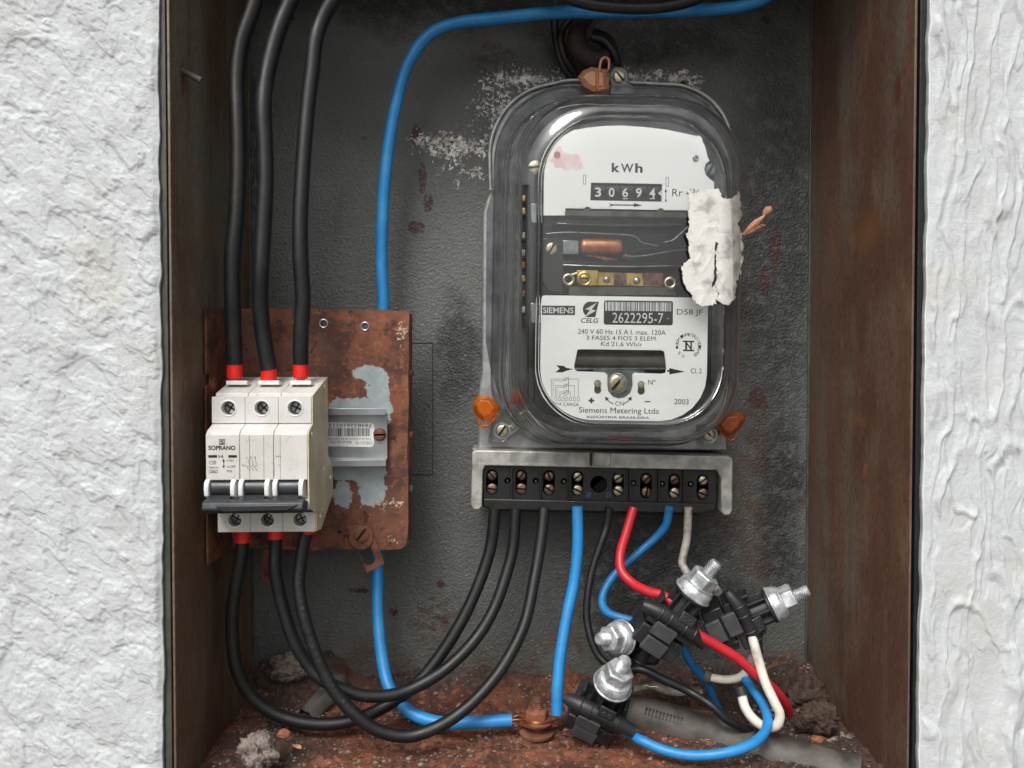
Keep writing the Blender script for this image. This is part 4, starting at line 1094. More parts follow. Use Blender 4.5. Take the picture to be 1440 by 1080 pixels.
for (u, v) in ((853, 393.5), (895, 395)):
    MB().lathe(P(u, v, YPLT + .004), (0, -1, 0), [(.0021, 0), (.0021, .0006), (.0014, .0014), (.0004, .0016)], 14).build('shiny_rivet', M['tin'], mt)
MB().boxuv(864, 384, 881, 400, YPLT + .0025, YPLT + .004).build('spring_clip', M['dull_copper'], mt, bevel=.0003)
MB().tube([P(866, 385, YPLT + .001), P(874, 393, YPLT + .001), P(880, 401, YPLT + .001), P(889, 399, YPLT + .002)], .0003, 8, 6).build('spring_wire', M['steel'], mt)
MB().boxuv(800, 403, 950, 416, YPLT + .004, YPLT + .008).build('lower_bracket', M['conduit'], mt, bevel=.0004)
# side contacts seen through the left wall
for k, (v, mm) in enumerate(((279, 'brass'), (297, 'brass'), (331, 'pale_brass'), (356, 'tin'), (373, 'copper'), (392, 'brass'), (413, 'copper'), (436, 'pale_brass'))):
    MB().boxuv(731.5, v - 5, 738, v + 4.5, .070, .078).build('side_contact', M[mm], mt, bevel=.0006)
MB().boxuv(730, 260, 744, 460, .0785, .090).build('contact_strip', M['black_metal'], mt)
MB().boxuv(742, 300, 752, 560, .062, .085).build('side_bracket', M['bakelite'], mt, bevel=.001)
for v in (300, 440): MB().boxuv(746, v - 14, 758, v + 14, .060, .062).build('steel_tab', M['steel'], mt, bevel=.0005)

# lower nameplate
YN = 0.055
npo = rotpts(rrect(757, 417, 994, 591, 9, 6, 66), (875, 504), TILT)
win = [(812, 492), (816, 491), (930, 492.5), (934, 494), (937, 518), (936, 524), (930, 525.5), (892, 524), (889, 527), (889.5, 543), (886, 553), (879, 559), (870, 560.5), (862, 558), (855, 550), (854, 540), (854, 527), (850, 523.5), (812, 522), (807.5, 519), (807.5, 513)]
def fig8(u, v, r):
    return [(u + r * math.cos(R(a)), v - 5 + r * math.sin(R(a))) for a in range(150, 391, 20)] + [(u + r * math.cos(R(a)), v + 4 + r * math.sin(R(a))) for a in range(-30, 211, 20)]
nplate = MB().prism(npo, YN, YN + .0012, holes=[win, fig8(840.5, 544.5, 5.2), fig8(901.5, 546, 5.2)]).build('nameplate', M['dial'], mt)
MB().boxuv(800, 484, 945, 530, YN + .007, YN + .012).build('window_recess', M['dark'], mt)
MB().cyl(P(806, 506, YN + .0085), P(940, 508, YN + .0085), .0045, 24).build('rotor_shaft', M['conduit'], mt)
MB().boxuv(806, 517, 938, 519.5, YN + .0015, YN + .009).build('rotor_disc', M['steel'], mt)
MB().prism([(835, 519), (906, 521), (906, 527), (892, 533), (890, 560), (852, 560), (852, 533), (835, 526)], YN + .0014, YN + .003).build('adjuster_plate', M['steel'], mt)
MB().boxuv(833, 534, 848, 556, YN + .002, YN + .004).build('slot_backing', M['conduit'], mt)
MB().boxuv(894, 535, 909, 557, YN + .002, YN + .004).build('slot_backing', M['conduit'], mt)
MB().cyl(P(868, 539, YN + .0014), P(868, 539, YN - .0008), 14.5 * S(YN), 28).build('adjuster_collar', M['cast'], mt, bevel=.0004)
screw(mt, 868, 539, YN - .0008, 12.5, M['pale_brass'], 48, 'adjuster_screw', th=.0018)
for (u, v) in ((840.5, 540), (901.5, 541)):
    MB().lathe(P(u, v, YN + .0019), (0, -1, 0), [(.0020, 0), (.0019, .0008), (.0012, .0011)], 14).build('slot_screw', M['pale_brass'], mt)
pk = MB(); y = YN - .0001; yw = YN - .0002
flat(pk, rotpts([(761, 430), (808.5, 430), (808.5, 443), (761, 443)], (785, 436), .5), y)
flat(pk, rotpts(rrect(849, 423, 946, 457, 3, 4), (897, 440), .6), y)
# leaning round emblem
em = [(823 + 10.5 * math.cos(R(a)) * 1.0 + 7, 435 + 11 * math.sin(R(a))) for a in range(120, 300, 15)] + [(842, 424.5), (837, 446), (823, 446)]
flat(pk, em, y)
text(pk, 'CELG', 817, 447.5, 841, 454, y, TILT, bold=.02, slant=.2)
text(pk, 'D58 JF', 951.5, 435, 988, 445, y, TILT)
text(pk, '240 V 60 Hz 15 A I. max. 120A', 812.5, 463.4, 936, 470.3, y, TILT)
text(pk, '3 FASES 4 FIOS 3 ELEM.', 824.5, 472.6, 924, 478.6, y, TILT)
text(pk, 'Kd 21,6 Wh/r', 845, 480.8, 903, 488, y, TILT)
flat(pk, [(782, 513.5), (793, 514.5), (796, 517), (806, 519), (796, 521.5), (791, 523.5), (781, 523.5), (787, 518.5)], y)
flat(pk, [(938, 520), (941, 520), (941, 517.5), (963, 522.5), (941, 526.5), (941, 523), (938, 522.5)], y)
text(pk, 'Cl. 2', 971, 518, 986.5, 525, y, TILT)
text(pk, 'Nº', 911.5, 534, 921.5, 541, y, TILT)
text(pk, '+', 827.5, 559.5, 835.5, 567, y, bold=.06); stroke(pk, [(907, 564.5), (913.5, 564.7)], 1.5, y)
text(pk, 'CN', 865, 564.5, 877, 570.5, y, TILT)
text(pk, '2003', 948, 561, 968, 568.5, y, TILT)
text(pk, 'Siemens Metering Ltda', 814, 573.0, 926.5, 583.6, y, TILT)
text(pk, 'INDÚSTRIA BRASILEIRA', 825, 584.2, 913, 588.4, y, TILT, bold=.01)
text(pk, 'LINHA CARGA', 771, 566, 814, 570.8, y, TILT + .3)
for s in (-1, 1):
    pts = [(869.5 + s * (21 * math.sin(R(a))), 548 + 21 * math.cos(R(a))) for a in (22, 32, 42, 50)]
    stroke(pk, pts, 1.3, y)
    e = pts[-1]; flat(pk, [(e[0] - s * 3.2, e[1] - 1), (e[0] + s * 2, e[1] + 2.2), (e[0] + s * 2.6, e[1] - 4)], y)
# wiring diagram
for k in range(8):
    u = 774 + k * 5.35
    stroke(pk, [(u, 563.5), (u, 559.5), (u + 1.6, 557.8), (u + 3.2, 559.5), (u + 3.2, 563.5), (u, 563.5)], .45, y)
for (a, b, v) in ((0, 7, 533), (1, 6, 542), (2, 5, 551)):
    ua, ub = 775.6 + a * 5.35, 775.6 + b * 5.35
    stroke(pk, [(ua, 557.5), (ua, v), (793, v)], .45, y); stroke(pk, [(797, v), (ub, v), (ub, 557.5)], .45, y)
    stroke(pk, [(795 + 2.2 * math.cos(R(q)), v + 2.2 * math.sin(R(q))) for q in range(0, 361, 40)], .5, y)
    stroke(pk, [(792, v + 3), (799, v - 3)], .5, y)
    stroke(pk, [(ua + 2.2, 557.5), (ua + 2.2, v + 2.5), (793, v + 2.5)], .45, y)
stroke(pk, [(799.5, 531), (799.5, 554), (793, 557)], .6, y)
# approval mark with circular lettering
cu_, cv_ = 967.5, 486.5
for st, a0, a1 in (('INMETRO', -125, -42), ('Nº15/03', -20, 52), ('Mod.', 214, 172), ('RD', 143, 118)):
    for k, ch in enumerate(st):
        a = R(a0 + (a1 - a0) * k / max(1, len(st) - 1)); rr = 16
        uu, vv = cu_ + rr * math.cos(a), cv_ + rr * math.sin(a)
        rot_ = math.degrees(a) + 90
        text(pk, ch, uu - 1.9, vv - 2.1, uu + 1.9, vv + 2.1, y, rot_)
flat(pk, [(960, 479), (976, 479.4), (976, 481.4), (960, 481)], y); flat(pk, [(960, 491.6), (976, 492), (976, 494), (960, 493.6)], y)
stroke(pk, [(964.5, 492), (964.5, 481)], 2.6, y); stroke(pk, [(971.5, 492), (971.5, 481)], 2.2, y); stroke(pk, [(964.5, 481.5), (971.5, 491)], 1.8, y)
pk.build('nameplate_print', M['ink'], nplate)
wk = MB()
text(wk, 'SIEMENS', 763.5, 432.2, 806.5, 440.8, yw, .5, bold=.02)
flat(wk, [(839.5, 425.5), (823, 435), (829.5, 436), (822, 446), (838, 437), (832, 435)], yw)
u = 851.0; rb = random.Random(11)
while u < 943:
    w = rb.choice((.9, 1.2, 1.9, 2.6)); w = min(w, 943.5 - u); v0 = 424.6 + (u - 850) * .011; flat(wk, [(u, v0), (u + w, v0), (u + w, v0 + 12.3), (u, v0 + 12.3)], yw); u += w + rb.choice((.6, .9, 1.3))
text(wk, '2622295-7', 861, 440, 932.5, 454.3, yw, .7); flat(wk, circ(939, 448, .8, 8), yw)
wk.build('reversed_print', M['white_ink'], nplate)

# clear cover: nested rounded outlines from the flange to the flat front
prof = [  # uL, uR, vT, vB, r top, r bottom, y
    (692, 1034, 121, 628, 108, 92, .1030), (692.5, 1033.5, 121.5, 627.5, 108, 92, .1005), (699, 1030, 129, 626, 104, 90, .0990),
    (704, 1029, 139, 626, 102, 90, .0940), (706, 1031, 141, 626, 102, 90, .0900), (709, 1032, 142, 626, 102, 90, .0890), (716, 1036, 138, 624.5, 103, 92, .0740),
    (724, 1040, 135, 622.5, 104, 93, .0600), (727, 1042, 134, 621.5, 105, 94, .0540), (731, 1041, 136, 620, 104, 93, .0495), (739, 1035, 144, 613, 102, 90, .0455), (749, 1027, 153, 605, 99, 87, .0433), (754.4, 1022.6, 160.4, 600, 95, 84, .0425),
    (755, 1022, 161, 599.5, 95, 84, .0419), (756.3, 1020.8, 162, 598.4, 94, 83, .0414), (757.8, 1019.3, 163.4, 597, 93, 82, .0412), (759.3, 1017.8, 164.8, 595.6, 92, 81, .0414), (760.4, 1016.6, 166, 594.5, 91, 80, .0419), (761, 1016, 166.6, 594, 91, 80, .0425), (764, 1013, 169.5, 592, 88, 78, .0428), (766, 1011, 171, 590.5, 86, 76, .0428)]
# finer rings along the wall: the moulding has faint draw ridges
_p2 = []
for q0, q1 in zip(prof[:-1], prof[1:]):
    _p2.append(q0)
    if .053 < q1[6] < .093:
        for k in range(1, 7):
            t_ = k / 7; e_ = .55 * math.sin(k * 2.4 + q0[6] * 900)
            m_ = [a_ * (1 - t_) + b_ * t_ for a_, b_ in zip(q0, q1)]
            _p2.append((m_[0] - e_, m_[1] + e_, m_[2] - e_, m_[3] + e_, m_[4] + e_, m_[5] + e_, m_[6]))
_p2.append(prof[-1]); prof = _p2
gv = []; gf = []; segn = None
for pr in prof:
    rg = ring(*pr, seg=14); segn = len(rg); gv += rg
for L in range(len(prof) - 1):
    for k in range(segn):
        k2 = (k + 1) % segn
        gf.append((L * segn + k, L * segn + k2, (L + 1) * segn + k2, (L + 1) * segn + k))
gf.append(tuple(range((len(prof) - 1) * segn, len(prof) * segn)))
cv = MB(); cv.add(gv, gf)
cover = cv.build('clear_cover', M['glass'], mt, sharp=100)
so = cover.modifiers.new('shell', 'SOLIDIFY'); so.thickness = 0.0013; so.offset = -1
# which way is out? test that the front normal faces the camera
# metal rim of the base just outside the cover
rim = MB()
rp = [P(u, v, YBASE - .0022) for u, v in base_poly[2:14]]
rim.tube(rp, .0011, 10, 8); rim.build('base_rim', M['cast'], mt)
# lugs with screws
def lug(poly, us, vs_, slot):
    MB().prism(poly, YBASE - .0075, YBASE - .0004).build('cover_lug', M['glass2'], mt, bevel=.0006)
    MB().cyl(P(us, vs_, YBASE - .0078), P(us, vs_, YBASE - .0074), 12 * S(.1), 24).build('lug_washer', M['steel'], mt)
    screw(mt, us, vs_, YBASE - .0078, 9, M['pale_brass'], slot, 'cover_screw', th=.002)
M['glass2'] = m_glass('lug_plastic', 0.12, (0.85, 0.86, 0.83, 1))
lug([(686, 622), (692, 596), (700, 588), (716, 565), (728, 560), (745, 585), (728, 604), (716, 618), (704, 624)], 706, 605.5, 55)
lug([(984, 600), (1008, 592), (1014, 606), (1008, 620), (994, 622), (982, 616)], 997, 611.5, -50)
lug([(858, 100), (862, 94), (870, 93), (880, 96), (884, 106), (886, 118), (893, 124), (892, 133), (858, 133)], 870.5, 108, -50)

# seals: small folded plastic shells
def seal(name, poly, y, mat, label, ridge):
    root = thing(name, P(sum(p[0] for p in poly) / len(poly), max(p[1] for p in poly), y), label, 'seal', 'orange plastic seals on the meter screws')
    cuv = (sum(p[0] for p in poly) / len(poly), sum(p[1] for p in poly) / len(poly))
    mb = MB(); n = len(poly)
    l0 = [P(u, v, y + .004) for u, v in poly]
    l1 = [P(u, v, y + .001) for u, v in poly]
    l2 = [P(cuv[0] + (u - cuv[0]) * .62, cuv[1] + (v - cuv[1]) * .62, y - .004) for u, v in poly]
    fs = []
    for L in range(2):
        for k in range(n): fs.append((L * n + k, L * n + (k + 1) % n, (L + 1) * n + (k + 1) % n, (L + 1) * n + k))
    fs += [tuple(range(2 * n, 3 * n)), tuple(reversed(range(n)))]
    mb.add(l0 + l1 + l2, fs); mb.build('shell', mat, root, bevel=.0007, bseg=3)
    MB().tube([P(u, v, y + dy) for u, v, dy in ridge], .0008, 10, 6).build('loop', mat, root)
    return root
seal('screw_seal', [(664, 568), (672, 556), (690, 558), (704, 574), (694, 588), (680, 593), (668, 582)], .090, M['seal_orange'], 'bright orange plastic seal at the lower left corner of the meter', [(672, 588, .001), (676, 598, .001), (686, 598, .001), (694, 590, .001), (700, 584, .003)])
seal('screw_seal', [(1005, 598), (1022, 581), (1042, 579), (1048, 589), (1042, 602), (1028, 614), (1016, 612)], .090, M['seal_rust'], 'dull rust orange seal at the lower right corner of the meter', [(1020, 612, .001), (1026, 619, .001), (1033, 617, .001), (1036, 609, .001)])
seal('screw_seal', [(812, 109), (820, 99), (832, 94), (844, 96), (856, 98), (857, 128), (834, 129), (822, 122)], .088, M['seal_pale'], 'pale orange plastic seal on top of the meter', [(843, 98, .001), (845, 86, .001), (850, 81, .001), (856, 84, .001), (856, 98, .001)])
MB().boxuv(838, 100, 842, 126, .0825, .0845).build('seal_rib', M['seal_rust'], [o for o in COL.objects if o.type == 'EMPTY' and o.name.startswith('screw_seal')][-1], bevel=.0003)

# ------------------------------------------------------------------ torn paper on the cover
def inpoly(U, V, poly):
    ins = np.zeros(U.shape, bool); n = len(poly)
    for i in range(n):
        x1, y1 = poly[i]; x2, y2 = poly[(i + 1) % n]
        c = ((y1 > V) != (y2 > V)) & (U < (x2 - x1) * (V - y1) / ((y2 - y1) or 1e-9) + x1)
        ins ^= c
    return ins
def paper(name, outlines, holes, yfun, mat, parent, step=0.8, amp=.0006, sd=0):
    us = np.concatenate([np.array([p[0] for p in o]) for o in outlines]); vs = np.concatenate([np.array([p[1] for p in o]) for o in outlines])
    U, V = np.meshgrid(np.arange(us.min() - 3, us.max() + 3, step), np.arange(vs.min() - 3, vs.max() + 3, step))
    ju = 4.5 * (fbm(U / 7, V / 7, 4, 40 + sd, .6) - .5) * 2; jv = 4.5 * (fbm(U / 7 + 50, V / 7, 4, 41 + sd, .6) - .5) * 2
    m = np.zeros(U.shape, bool)
    for o in outlines: m |= inpoly(U + ju, V + jv, o)
    for o in holes: m &= ~inpoly(U + ju * .5, V + jv * .5, o)
    y = yfun(U, V) - amp * fbm(U / 26, V / 30, 3, 50 + sd, .45) - .00025 * (1 - np.abs(vnoise((U + V * .5) / 17, (V - U * .4) / 34, 60 + sd) * 2 - 1)) ** 3 - .0002 * fbm(U / 4, V / 4, 3, 70 + sd)
    X = np.zeros_like(U); Z = np.zeros_like(U)
    Rm = np.array(CAMR)
    dx, dy, dz = [(Rm[i, 0] * (U - 720) / F - Rm[i, 1] * (V - 540) / F - Rm[i, 2]) for i in range(3)]
    t = (y + D) / dy; X = dx * t; Z = dz * t
    cm = m[:-1, :-1] & m[1:, :-1] & m[:-1, 1:] & m[1:, 1:]
    o = np_object(name, [gridmesh(X, y, Z, cm)], mat, parent)
    s = o.modifiers.new('shell', 'SOLIDIFY'); s.thickness = .00022; s.offset = 0
    return o
def ycover(U, V):
    # follows the front of the cover and rolls back over its right shoulder
    return .0408 + np.where(U > 1012, (np.clip(U - 1012, 0, 60) / 30) ** 2 * .011, 0)
pp = thing('torn_label', P(1000, 430, .040), 'torn dirty white paper sticker on the right edge of the meter cover', 'label')
paper('front_strip', [[(967, 266), (985, 272), (1012, 265), (1018, 300), (1018, 330), (1012, 337), (1010, 360), (1011, 402), (1008, 425), (1002, 432), (978, 430), (972, 415), (960, 395), (958, 378), (969, 362), (967, 338), (964, 335), (968, 318)]], [[(1006.5, 342), (1009, 340), (1008, 384), (1005.5, 400), (1001, 403), (1004.5, 393)]], ycover, M['paper'], pp)
paper('edge_strip', [[(1012, 276), (1026, 278), (1032, 276), (1036, 266), (1041, 275), (1042, 305), (1036, 335), (1030, 370), (1038, 390), (1034, 420), (1024, 430), (1008, 426), (1007, 404), (1008, 380), (1008, 330)], [(1030, 330), (1040, 326), (1046, 340), (1044, 355), (1047, 368), (1040, 385), (1036, 400), (1028, 380)]], [], ycover, M['paper'], pp, sd=5)
tw = thing('dry_bud', P(1048, 330, .050), 'dry brown seed sheath sticking out beside the torn paper', 'leaf')
MB().tube([P(1045, 330, .052), P(1054, 322, .050), P(1064, 313, .048), P(1072, 306, .047), P(1077, 302, .047)], [.0006, .0018, .0020, .0010, .0005], 8, 5).build('sheath', M['leaf'], tw)
MB().tube([P(1046, 331, .052), P(1056, 325, .050), P(1066, 319, .049), P(1076, 317, .049)], [.0005, .0014, .0016, .0005], 8, 5).build('sheath', M['leaf'], tw)
MB().tube([P(1074, 304, .047), P(1077, 299, .047), P(1081, 295, .047), P(1084, 291, .047)], [.0007, .0022, .0026, .0008], 10, 5).build('bud', M['leaf'], tw)

# ------------------------------------------------------------------ piercing connectors
def connector(u, v, y, ang, tilt, chan, label, flip=1, k=1.0, body=True, tabs=True):
    """bolt axis at screen angle ang (deg), leaning tilt deg towards the viewer; chan = screen angle of the cable channel"""
    o = P(u, v, y)
    ax = Vector((math.cos(R(ang)) * math.cos(R(tilt)), -math.sin(R(tilt)), math.sin(R(ang)) * math.cos(R(tilt)))).normalized()
    ch = Vector((math.cos(R(chan)), 0, math.sin(R(chan)))); ch = (ch - ax * ch.dot(ax)).normalized()
    fn = ax.cross(ch).normalized()
    if fn.y > 0: fn = -fn
    Rm = Matrix((ch, fn, ax)).transposed()       # local x = channel, y = towards viewer, z = bolt axis
    mm = .001 * k
    def L(x, yy, z): return o + Rm @ Vector((x * mm, yy * mm, z * mm))
    root = thing('cable_connector', o, label, 'connector', 'black piercing connectors with galvanised bolts')
    def bx(mb, c, s, r=0, axis='X'):
        rot = Rm @ Matrix.Rotation(R(r), 3, axis); return mb.box(L(*c), [q * mm for q in s], rot)
    # upper jaw
    mb = MB(); bx(mb, (0, 0, -2), (27, 17, 8)); mb.build('upper_jaw', M['conn'], root, bevel=.0008)
    # rounded saddle over the cable with the two boot ends
    mb = MB(); mb.tube([L(-19, 6, -1), L(-16, 6, -.5), L(-9, 7, 1), L(0, 7, 1.5), L(9, 7, 1), L(16, 6, -.5), L(19, 6, -1)], [2.0 * mm, 3.2 * mm, 4.2 * mm, 3.9 * mm, 4.2 * mm, 3.4 * mm, 2.9 * mm], 16, 5)
    mb.build('cable_boot', M['conn'], root)
    for x in (-10, -4.5, 4.5, 10):
        MB().torus(L(x, 7, 1.1), ch, 4.2 * mm, .5 * mm, 18, 6).build('boot_rib', M['conn'], root)
    # lower jaw
    mb = MB(); bx(mb, (-1, 0, -13), (25, 17, 11)); mb.build('lower_jaw', M['conn'], root, bevel=.0010)
    mb = MB()
    for x in (-9, -5, -1, 3, 7):
        bx(mb, (x, 9, -8.6), (1.6, 1.6, 3.2))
    mb.build('teeth', M['conn'], root, bevel=.0002)
    mb = MB(); bx(mb, (-3, 9.6, -5.8), (12, 3.0, 7.5)); mb.build('front_pad', M['rubber'], root, bevel=.0005)
    mb = MB(); bx(mb, (-2, 9.2, -15.2), (12.5, 2.6, 8.5)); mb.build('front_pad', M['rubber'], root, bevel=.0009)
    # number tab
    mb = MB(); bx(mb, (3, 9.0, 6.5), (8.5, 1.4, 6.0), 20, 'X'); tb_ = mb.build('number_tab', M['conn'], root, bevel=.0014, bseg=3)
    for xx in (1.5, 4.5):
        MB().torus(L(xx, 9.9, 6.5), fn, 1.0 * mm, .25 * mm, 14, 6).build('tab_figure', M['rubber'], root)
    # ribbed tower
    MB().cyl(L(0, 0, 2), L(0, 0, 16), 5.2 * mm, 24).build('tower_core', M['conn'], root)
    for i in range(8):
        a = math.pi / 4 * i + .2
        mb = MB(); rot = Rm @ Matrix.Rotation(a, 3, 'Z'); mb.box(L(6.3 * math.cos(a), 6.3 * math.sin(a), 8.5), (4.4 * mm, 1.1 * mm, 14.5 * mm), rot)
        mb.build('tower_rib', M['conn'], root, bevel=.0002)
    MB().cyl(L(0, 0, 14.8), L(0, 0, 16.2), 9.0 * mm, 32).build('tower_collar', M['conn'], root, bevel=.0003)
    for s in (-1, 1):
        mb = MB(); bx(mb, (s * 11, -1, 4.5), (1.5, 9, 7)); mb.build('side_fin', M['conn'], root, bevel=.0004)
    # galvanised hardware
    MB().lathe(L(0, 0, 16.2), ax, [(9.2 * mm, 0), (9.9 * mm, .5 * mm), (9.9 * mm, 1.2 * mm), (9.4 * mm, 1.6 * mm), (9.0 * mm, 4.8 * mm), (8.4 * mm, 5.6 * mm), (5 * mm, 5.7 * mm)], 40).build('dished_washer', M['galv'], root)
    MB().lathe(L(0, 0, 21.6), ax, [(8.0 * mm, 0), (8.2 * mm, .4 * mm), (8.2 * mm, 1.0 * mm), (7.6 * mm, 1.5 * mm), (5 * mm, 1.6 * mm)], 40).build('nut_flange', M['galv'], root)
    MB().lathe(L(0, 0, 22.6), ax, [(7.3 * mm, 0), (7.3 * mm, 6.2 * mm), (6.5 * mm, 6.9 * mm), (3.3 * mm, 6.95 * mm)], 6, phase=.3).build('hex_nut', M['galv'], root, bevel=.0004)
    prf = [(3.1 * mm, 0)]; z = 0
    while z < 7.0:
        prf += [(3.35 * mm, z * mm), (2.7 * mm, (z + .55) * mm)]; z += 1.1
    prf += [(3.0 * mm, 7.4 * mm), (2.5 * mm, 8.0 * mm), (1.0 * mm, 8.1 * mm)]
    MB().lathe(L(0, 0, 29.3), ax, prf, 22).build('threaded_bolt', M['galv'], root)
    return root
connector(946, 868, .050, 56, 12, -31, 'upper black connector with the red wire and a bolt pointing up right', k=1.13)
connector(1044, 868, .056, 27, 12, -62, 'right black connector with the white wire and a bolt pointing right', k=1.10)
connector(898, 896, .066, 163, 42, 60, 'shadowed black connector behind the others with its bolt facing left', k=1.06)
connector(846, 990, .044, 74, 32, -40, 'lowest black connector holding the bright blue wire', k=1.12)

# ------------------------------------------------------------------ earth bolt
eb = thing('earth_bolt', P(755, 1035, .062), 'rusty earthing bolt holding two blue cables above the soil', 'bolt')
c = P(755, 1030, .062); s = S(.062)
MB().lathe(c, (0, 0, 1), [(24 * s, -2 * s), (25 * s, 2 * s), (22 * s, 4 * s), (8 * s, 5 * s)], 32).build('washer', M['screw_rust'], eb)
MB().lathe(c, (0, 0, 1), [(9 * s, 4 * s), (9 * s, 17 * s)], 18).build('shank', M['screw_rust'], eb)
MB().lathe(c, (0, 0, 1), [(23 * s, 15 * s), (24 * s, 18 * s), (20 * s, 21 * s), (8 * s, 22 * s)], 32).build('washer', M['screw_rust'], eb)
MB().lathe(c, (0, 0, 1), [(17 * s, 21 * s), (17 * s, 32 * s), (14 * s, 34 * s), (8 * s, 34 * s)], 6, phase=.2).build('hex_nut', M['screw_rust'], eb, bevel=.0006)
pf = [(8 * s, 33 * s)]
for k in range(5): pf += [(8.4 * s, (34 + k * 3) * s), (7.2 * s, (35.5 + k * 3) * s)]
pf += [(6 * s, 50 * s), (2 * s, 51 * s)]
MB().lathe(c, (0, 0, 1), pf, 20).build('threaded_stud', M['screw_rust'], eb)
for k in range(3):
    MB().tube([P(735, 1012 + k * 2, .058), P(745, 1015 + k, .048), P(760, 1016 + k, .046), P(775, 1014 + k, .050), P(784, 1010, .058)], .0005, 8, 5).build('copper_strand', M['copper'], eb)

# ------------------------------------------------------------------ conduits, lump, leaves, straw
cd = thing('conduit_pipe', P(1000, 1075, .06), 'dusty grey plastic conduit lying diagonally in the lower right corner', 'pipe')
a, b = P(895, 1004, .085), P(1210, 1096, .020)
MB().cyl(a, b, .0118, 44).build('pipe', M['conduit'], cd)
MB().lathe(a, a - b, [(.0118, 0), (.0111, .003), (.0085, .008), (.003, .010)], 36).build('pipe_end', M['conduit'], cd)
mk = MB(); ax = (b - a).normalized(); upv = Vector((0, -1, .9)); upv = (upv - ax * upv.dot(ax)).normalized(); sv = ax.cross(upv)
for k in range(11):
    for j in range(4):
        an0 = -.1 + j * .10; an1 = an0 + .09
        p = a + ax * (.008 + k * .0022)
        q = lambda t, an: p + ax * t + (upv * math.cos(an) + sv * math.sin(an)) * .01186
        mk.add([q(0, an0), q(.0014, an0), q(.0014, an1), q(0, an1)], [(0, 1, 2, 3)])
mk.build('pipe_print', M['dark'], cd)
# small pale stub with an open end at the back left
st = thing('conduit_stub', P(430, 1015, .10), 'broken grey conduit end with a dark hole in the back left corner', 'pipe')
c = P(431, 1010, .092); d = Vector((.5, .85, .35)).normalized()
outer_ = MB()
q = d.to_track_quat('Z', 'Y'); vs = []; fs = []; n = 24
for (r, hh) in ((.0058, .0), (.0066, .0002), (.0075, .014), (.008, .034)):
    for k in range(n):
        w = 1 + .12 * math.sin(k * 1.7) * (1 if hh < .01 else .3); vs.append(c + q @ Vector((r * w * math.cos(2 * math.pi * k / n), r * w * math.sin(2 * math.pi * k / n), hh)))
for k in range(n): vs.append(c + q @ Vector((.0055 * math.cos(2 * math.pi * k / n), .0055 * math.sin(2 * math.pi * k / n), .02)))
for L_ in range(3):
    for k in range(n): fs.append((L_ * n + k, L_ * n + (k + 1) % n, (L_ + 1) * n + (k + 1) % n, (L_ + 1) * n + k))
for k in range(n): fs.append((k, (k + 1) % n, 4 * n + (k + 1) % n, 4 * n + k))
outer_.add(vs, fs); outer_.build('pipe', M['conduit'], st)
MB().cyl(c + d * .019, c + d * .0195, .0056, 20).build('dark_bore', M['gap'], st)

def rock(name, c, r, mat, label, cat, sd, sq=(1, 1, 1), rough=.35, n=3):
    bm = bmesh.new(); bmesh.ops.create_icosphere(bm, subdivisions=n, radius=1)
    V = np.array([v.co[:] for v in bm.verts])
    d = 1 + rough * 2 * (fbm(V[:, 0] * 2.2 + 9, V[:, 1] * 2.2 + V[:, 2] * 1.7, 5, sd, .65) - .5) + rough * .8 * (fbm(V[:, 0] * 6 + V[:, 2] * 5, V[:, 1] * 6 - V[:, 2] * 3, 3, sd + 4, .6) - .5)
    for v, k in zip(bm.verts, d): v.co = Vector((v.co.x * sq[0], v.co.y * sq[1], v.co.z * sq[2])) * float(k) * r
    me = bpy.data.meshes.new(name); bm.to_mesh(me); bm.free(); me.materials.append(mat); me.shade_smooth()
    o = bpy.data.objects.new(name, me); COL.objects.link(o); o.location = c; ORIG[o.name] = Vector(c)
    return tag(o, label, cat)
rock('mortar_lump', P(363, 1057, .022), .0098, M['cement'], 'crumbly grey mortar lump in the lower left corner', 'mortar', 3, (1, .8, 1), .5, 5)
rock('mortar_lump', P(408, 938, .112), .011, M['cement'], 'crumbly mortar clod against the back panel above the conduit stub', 'mortar', 13, (1.1, .6, .8), .5, 5)
rock('mortar_lump', P(378, 955, .114), .0085, M['soil'], 'dark clod of earth in the far left corner', 'clod', 23, (1.1, .6, .9), .5, 5)
rock('mortar_lump', P(1128, 985, .095), .015, M['soil'], 'large dark clod of earth in the lower right corner', 'clod', 33, (1.2, .8, .9), .5, 5)
rock('mortar_lump', P(1150, 1010, .06), .010, M['soil'], 'small dark clod of earth beside the large one', 'clod', 43, (1.2, .8, .9), .5, 5)
rock('brick_chip', P(1150, 1040, .055), .0038, M['orange_leaf'], 'small orange brick chip on the dark soil at the right', 'brick chip', 53, (1.3, .8, .7), .3, 3)
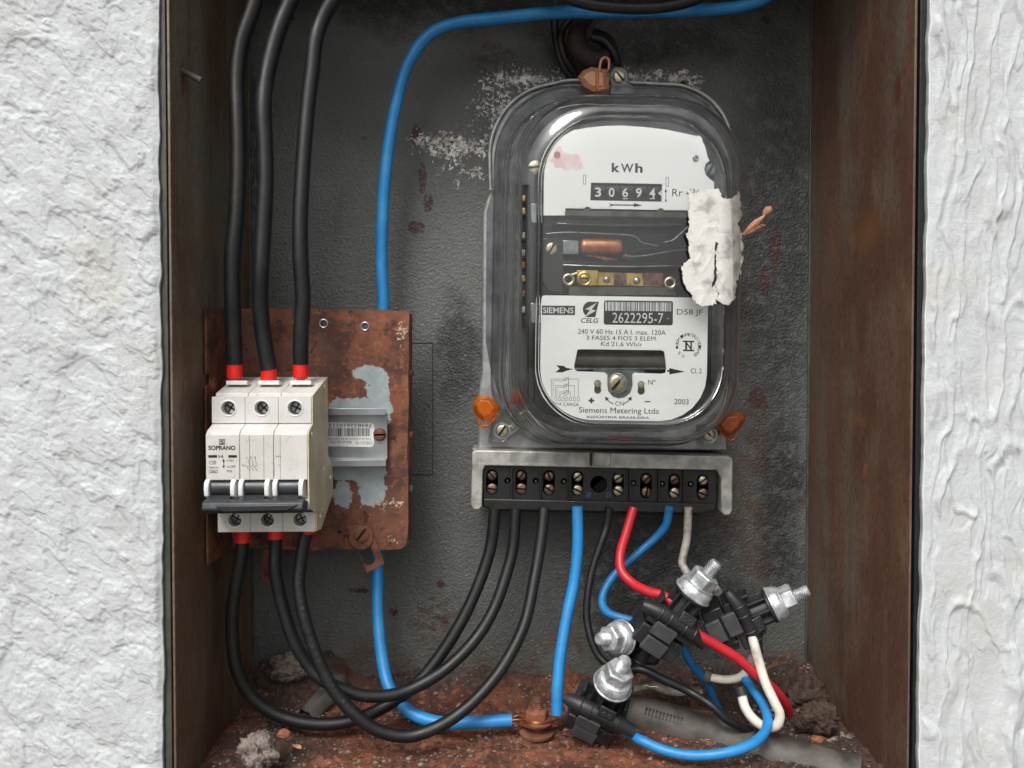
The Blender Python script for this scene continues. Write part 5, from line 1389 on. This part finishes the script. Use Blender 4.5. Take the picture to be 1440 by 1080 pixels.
def leafobj(c, L_, w, ang, mat, label):
    mb = MB(); vs = []; fs = []; n = 8; d = Vector((math.cos(R(ang)), 0.3, math.sin(R(ang)) * .5)).normalized(); s_ = d.cross(Vector((0, -.6, .8))).normalized(); up_ = s_.cross(d)
    for i in range(n + 1):
        t = i / n; ww = w * math.sin(math.pi * (.08 + .9 * t)) ** .8
        for j in (-1, -.4, 0, .4, 1):
            vs.append(Vector(c) + d * (t - .5) * L_ + s_ * ww * j + up_ * (abs(j) * w * .35 + .0006 * math.sin(t * 5 + j)))
    for i in range(n):
        for j in range(4): fs.append((i * 5 + j, i * 5 + j + 1, (i + 1) * 5 + j + 1, (i + 1) * 5 + j))
    mb.add(vs, fs); o = mb.build('dry_leaf', mat); s2 = o.modifiers.new('shell', 'SOLIDIFY'); s2.thickness = .0003
    return tag(o, label, 'leaf')
leafobj(P(399, 1033, .033), .0075, .0028, 10, M['orange_leaf'], 'small orange dry leaf beside the grey mortar lump')
leafobj(P(418, 1050, .028), .006, .0012, 160, M['leaf'], 'thin brown dry leaf sliver in front of the orange leaf')
leafobj(P(647, 994, .09), .006, .0022, 5, M['leaf'], 'small pale brown leaf on the soil behind the lowest black loop')
for k, (uu, vv) in enumerate(((0, 0),)):
    sb = thing('straw_bundle', P(1090, 935, .09), 'small bundle of dry straw strands behind the white wire', 'straw')
    for i in range(11):
        du = random.uniform(-3, 3); e = random.uniform(-7, 7)
        MB().tube([P(1080 + du, 936 + i - 5, .085), P(1095 + du, 928 + i - 5 + e * .3, .083), P(1112 + du * 2, 918 + i * 1.2 - 5 + e, .08)], .00028, 6, 4).build('strand', M['wood'], sb)
sc2 = rock('plastic_scrap', P(965, 1035, .065), .008, m_glass('cloudy_clear_plastic', .35, (.6, .62, .62, 1)), 'crumpled cloudy plastic scrap lying on the grey conduit', 'plastic scrap', 63, (1.6, .7, .8), .5, 3)

fb = thing('pale_fibres', P(1000, 1020, .05), 'thin pale fibres and cobweb threads on the conduit beside the black wire', 'fibres')
rf = random.Random(21)
for (u, v, y) in ((1008, 1006, .045), (905, 965, .05), (985, 1040, .05)):
    p = [P(u, v, y)]
    for k in range(6): p.append(p[-1] + Vector((rf.uniform(.0005, .0022), rf.uniform(-.001, .001), rf.uniform(-.0012, .0006))))
    MB().tube(p, .00013, 6, 5).build('fibre', M['fibre'], fb)
